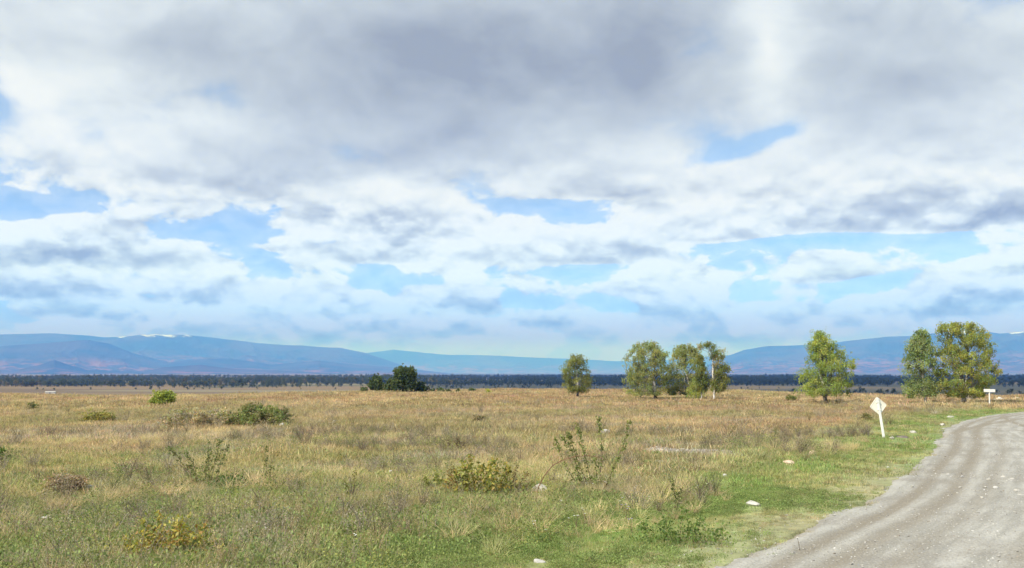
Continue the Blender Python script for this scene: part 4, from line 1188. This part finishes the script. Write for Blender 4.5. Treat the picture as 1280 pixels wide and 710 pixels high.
def grass_zone(n, r0, r1, pick, smin, smax, half=40):
    x, y = wedge(n, r0, r1, half)
    ro = road_offset(x, y); tm_ = np.maximum(np.maximum(track_mask(x, y), track_mask(x, y + 1.0)), track_mask(x, y + 2.2))
    nn = fbm(x * .5, y * .4, 3, 81)
    dens = np.where(ro > -90, 1 - sstep(-1.5, .45, ro + (fbm(x * 1.1, y * 1.1, 3, 82) - .5) * 1.8), 1.0)
    dens = dens * (1 - tm_) * np.clip(.35 + 1.3 * nn, 0, 1)
    for rp, rs in rock_spots:
        near = (np.abs(x * rp.y / np.maximum(y, .1) - rp.x) < rs * 1.3) & (y < rp.y + rs) & (y > rp.y - rs * 2 - .085 * rp.y)
        dens = np.where(near, dens * .12, dens)
    k = rng.random(n) < dens
    x, y, ro = x[k], y[k], ro[k]; m = len(x)
    col_ = field_colour(x, y)
    lush = np.where(ro > -90, sstep(-6.5, -2.5, ro), 0)
    tall = fbm(x * .22, y * .22, 3, 83)
    kind = pick(x, y, lush, m)
    s = rng.uniform(smin, smax, m) * (.35 + 1.25 * tall) * (1 - .45 * lush)
    sc = np.c_[s, s, s * rng.uniform(.75, 1.25, m)]
    rot = np.c_[rng.normal(0, .10, m), rng.normal(0, .10, m), rng.uniform(0, 2 * math.pi, m)]
    tint = col_ * 1.13 * rng.uniform(.5, 1.5, (m, 1)) * (1 + rng.normal(0, .09, (m, 3)))
    odd = rng.random(m)
    tint = np.where((odd < .10)[:, None], STRAW * rng.uniform(.8, 1.35, (m, 1)), tint)
    tint = np.where(((odd > .10) & (odd < .17))[:, None], GREEN * rng.uniform(.7, 1.3, (m, 1)), tint)
    tint = np.where(((odd > .17) & (odd < .20))[:, None], RUST * rng.uniform(.8, 1.3, (m, 1)), tint)
    st_ = (kind >= 5) & (kind < 7); tint = np.where(st_[:, None], np.where(rng.random((m, 1)) < .5, GREYV, TAN) * rng.uniform(.8, 1.3, (m, 1)), tint)
    hb = (kind >= 7) & (kind < 9); tint = np.where(hb[:, None], lerp(tint, LUSH * rng.uniform(.45, 1.25, (m, 1)), np.full(m, .88)), tint)
    return np.c_[x, y, ground_z(x, y)], kind, sc, rot, np.clip(tint, .01, .8)


def pick_near(x, y, lush, m):
    u = rng.random(m); k = rng.integers(0, 3, m)
    hn = fbm(x * .35, y * .35, 3, 85)
    k = np.where(u < .20 + .6 * lush, rng.integers(3, 5, m), k)
    k = np.where((u > .975) & (lush < .5), rng.integers(5, 7, m), k)
    return np.where((u > .60) & (u < .95) & (hn > .44), rng.integers(7, 9, m), k)


def pick_mid(x, y, lush, m):
    k = rng.integers(9, 12, m)
    return np.where(rng.random(m) < .01, rng.integers(5, 7, m), k)


zones = [grass_zone(110000, 10.5, 27, pick_near, .75, 1.35), grass_zone(73000, 27, 46, lambda *a: np.where(rng.random(a[3]) < .5, pick_near(*a), pick_mid(*a)), .8, 1.35),
         grass_zone(73000, 46, 90, pick_mid, .8, 1.3), grass_zone(49000, 90, 170, lambda x, y, l, m: rng.integers(12, 14, m), .7, 1.15)]
clear_spots = [(seat(742, 613), .9), (seat(252, 605), .7), (seat(598, 621), .8), (seat(216, 704), .5), (seat(848, 680), .55)]
def clumps(n, r0, r1, kinds, palette, smin, smax, seed, thr):
    x, y = wedge(n, r0, r1)
    ro = road_offset(x, y); k = (fbm(x * .3, y * .25, 3, seed) > thr) & ((ro < -2.5) | (ro < -90)) & (np.maximum.reduce([track_mask(x, y + o_) for o_ in (0, 1.2, 2.4, 3.6, 5.0)]) < .2)
    for cp, cw in clear_spots: k &= ~((np.abs(x * cp.y / np.maximum(y, .1) - cp.x) < cw) & (y < cp.y + .3) & (y > cp.y * .86))
    for rp, rs in rock_spots: k &= ~((np.abs(x * rp.y / np.maximum(y, .1) - rp.x) < rs * 1.6) & (y < rp.y + rs) & (y > rp.y - rs * 2 - .16 * rp.y))
    x, y = x[k], y[k]; m = len(x); pal = np.array(palette)
    s = rng.uniform(smin, smax, m) ** 1.3
    return np.c_[x, y, ground_z(x, y)], rng.integers(kinds[0], kinds[1], m), np.c_[s, s, s * rng.uniform(.7, 1.2, m)], np.c_[rng.normal(0, .12, (m, 2)), rng.uniform(0, 6.3, m)], pal[rng.integers(len(pal), size=m)] * 1.12 * rng.uniform(.75, 1.25, (m, 1))
zones += [clumps(6100, 11, 48, (14, 16), [STRAW * 1.05, TAN * 1.1, (.46, .44, .22)], .6, 1.25, 181, .50),
          clumps(7600, 11, 52, (16, 18), [GREYV, (.30, .24, .19), (.22, .24, .11), (.34, .28, .18)], .6, 1.3, 182, .50),
          clumps(2300, 11, 46, (18, 20), [(.17, .22, .08), (.22, .26, .09), (.33, .34, .11)], .7, 1.25, 183, .50),
          clumps(3100, 48, 110, (14, 18), [STRAW, GREYV, OLIVE], .9, 1.6, 184, .52)]
scatter('meadow_grass', G, *[np.concatenate([z[i] for z in zones]) for i in range(5)])

# loose grit on the road and the track
Gs = bpy.data.collections.new('grit_src')
for i in range(4):
    v, f = ico(1); r2 = np.random.default_rng(900 + i); v = v * (1 + r2.normal(0, .16, (len(v), 1))) * [1, .8, .5]
    source(Gs, i, v, f, np.ones(len(v)), None)
mat_grit, t, b = new_mat('gravel bits'); t.links.new(attr(t, 'tint', 'INSTANCER'), b.inputs['Base Color'])
for o in Gs.objects: o.data.materials.append(mat_grit)
n = 34000
ii = np.minimum((rng.random(n) ** 1.5 * 560).astype(int) + 40, 899); c0 = rng.uniform(-.6, ROAD_W + .3, n)
x = road_l[ii, 0] + road_n[ii, 0] * c0 + rng.normal(0, .1, n); y = road_l[ii, 1] + road_n[ii, 1] * c0 + rng.normal(0, .1, n)
clus = fbm(x * .8, y * .8, 3, 91); keep = (rng.random(n) < sstep(.3, .7, clus)) & (np.hypot(x, y) > 9) & (np.abs(np.arctan2(x, y)) < R(36)); x, y, c0 = x[keep], y[keep], c0[keep]
# height of the road sheet there
ri, ci_ = ii[keep], np.clip((c0 + 1.3) / (ROAD_W + 2.3) * (NC - 1), 0, NC - 1).astype(int)
z = rz.reshape(900, NC)[ri, ci_]
z = np.maximum(z, ground_z(x, y) - np.where(c0 > .25, .12, 0))
m = len(x); s = np.exp(rng.normal(math.log(.013), .42, m)).clip(.005, .035)
tint = np.where(rng.random((m, 1)) < .45, np.array([.43, .42, .40]), np.where(rng.random((m, 1)) < .75, np.array([.31, .295, .27]), np.array([.24, .21, .18]))) * rng.uniform(.8, 1.15, (m, 1))
tx, ty = [], []
for p_ in (track_p,):
    k = rng.integers(0, 200, 900); tx.append(p_[k, 0] + rng.normal(0, .5, 900)); ty.append(p_[k, 1] + rng.normal(0, .5, 900))
tx, ty = np.concatenate(tx), np.concatenate(ty)
pos = np.vstack([np.c_[x, y, z + s * .2], np.c_[tx, ty, ground_z(tx, ty) + .01]])
s = np.r_[s, np.exp(rng.normal(math.log(.026), .4, len(tx)))]; tint = np.vstack([tint, np.array([.34, .31, .27]) * rng.uniform(.6, 1.35, (len(tx), 1))])
scatter('gravel', Gs, pos, rng.integers(0, 4, len(pos)), np.c_[s, s, s], np.c_[rng.normal(0, .3, (len(pos), 2)), rng.uniform(0, 6.3, len(pos))], tint)

# ------------------------------------------------------------------ woods on the valley floor
Gt = bpy.data.collections.new('wood_src')
for i in range(5):
    r2 = np.random.default_rng(950 + i); cen = r2.normal(0, 1, (14, 3)) * [1.5, 1.5, 1.7] + [0, 0, 5.2]
    cen[:, 2] = cen[:, 2].clip(1.6, 9); pts = np.vstack([c_ + r2.normal(0, .8, (14, 3)) for c_ in cen])
    v1, f1 = leaf_quads(pts, 1.15, r2, .1, .8); v2, f2 = tube([(0, 0, -.3), (.1, 0, 3), (0, .1, 6)], [.3, .22, .1], 5)
    v, f = join([(v1, f1), (v2, f2)])
    source(Gt, i, v, f, np.r_[np.repeat(r2.uniform(.7, 1.3, len(pts)), 4), np.full(len(v2), .5)], mat_grass)
def belts(n, r0, r1, a0, a1, thr, seed, sx=.004, sy=.012):
    r = np.sqrt(rng.uniform(r0 * r0, r1 * r1, n)); a = np.arctan((rng.uniform(a0, a1, n) - 640) / FPX)
    x, y = r * np.sin(a), r * np.cos(a)
    k = fbm(x * sx, y * sy, 4, seed) > thr
    return x[k], y[k]
WB = [belts(900, 950, 1200, -500, 520, .62, 107), belts(7500, 1150, 2100, -500, 520, .44, 101), belts(4200, 2000, 3800, -600, 560, .47, 102, .002, .006), belts(9500, 1080, 2100, 480, 1900, .40, 103), belts(6000, 2100, 4000, 480, 1900, .38, 104, .002, .006),
      belts(900, 560, 1000, 500, 1900, .54, 105), belts(160, 560, 900, -300, 480, .62, 106)]
x = np.concatenate([w[0] for w in WB]); y = np.concatenate([w[1] for w in WB]); m = len(x)
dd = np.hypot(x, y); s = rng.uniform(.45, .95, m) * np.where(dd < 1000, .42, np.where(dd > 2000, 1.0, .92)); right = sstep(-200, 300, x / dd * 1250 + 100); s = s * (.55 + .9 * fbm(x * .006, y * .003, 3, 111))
tint = lerp(np.broadcast_to(np.array([.075, .095, .055]), (m, 3)), np.array([.034, .050, .034]), right) * rng.uniform(.85, 1.18, (m, 1))  # right-hand woods tinted darker in place of a cloud shadow
yl = (rng.random(m) < .10) & (right < .5); tint[yl] = np.array([.15, .13, .05]) * rng.uniform(.7, 1.2, (yl.sum(), 1))
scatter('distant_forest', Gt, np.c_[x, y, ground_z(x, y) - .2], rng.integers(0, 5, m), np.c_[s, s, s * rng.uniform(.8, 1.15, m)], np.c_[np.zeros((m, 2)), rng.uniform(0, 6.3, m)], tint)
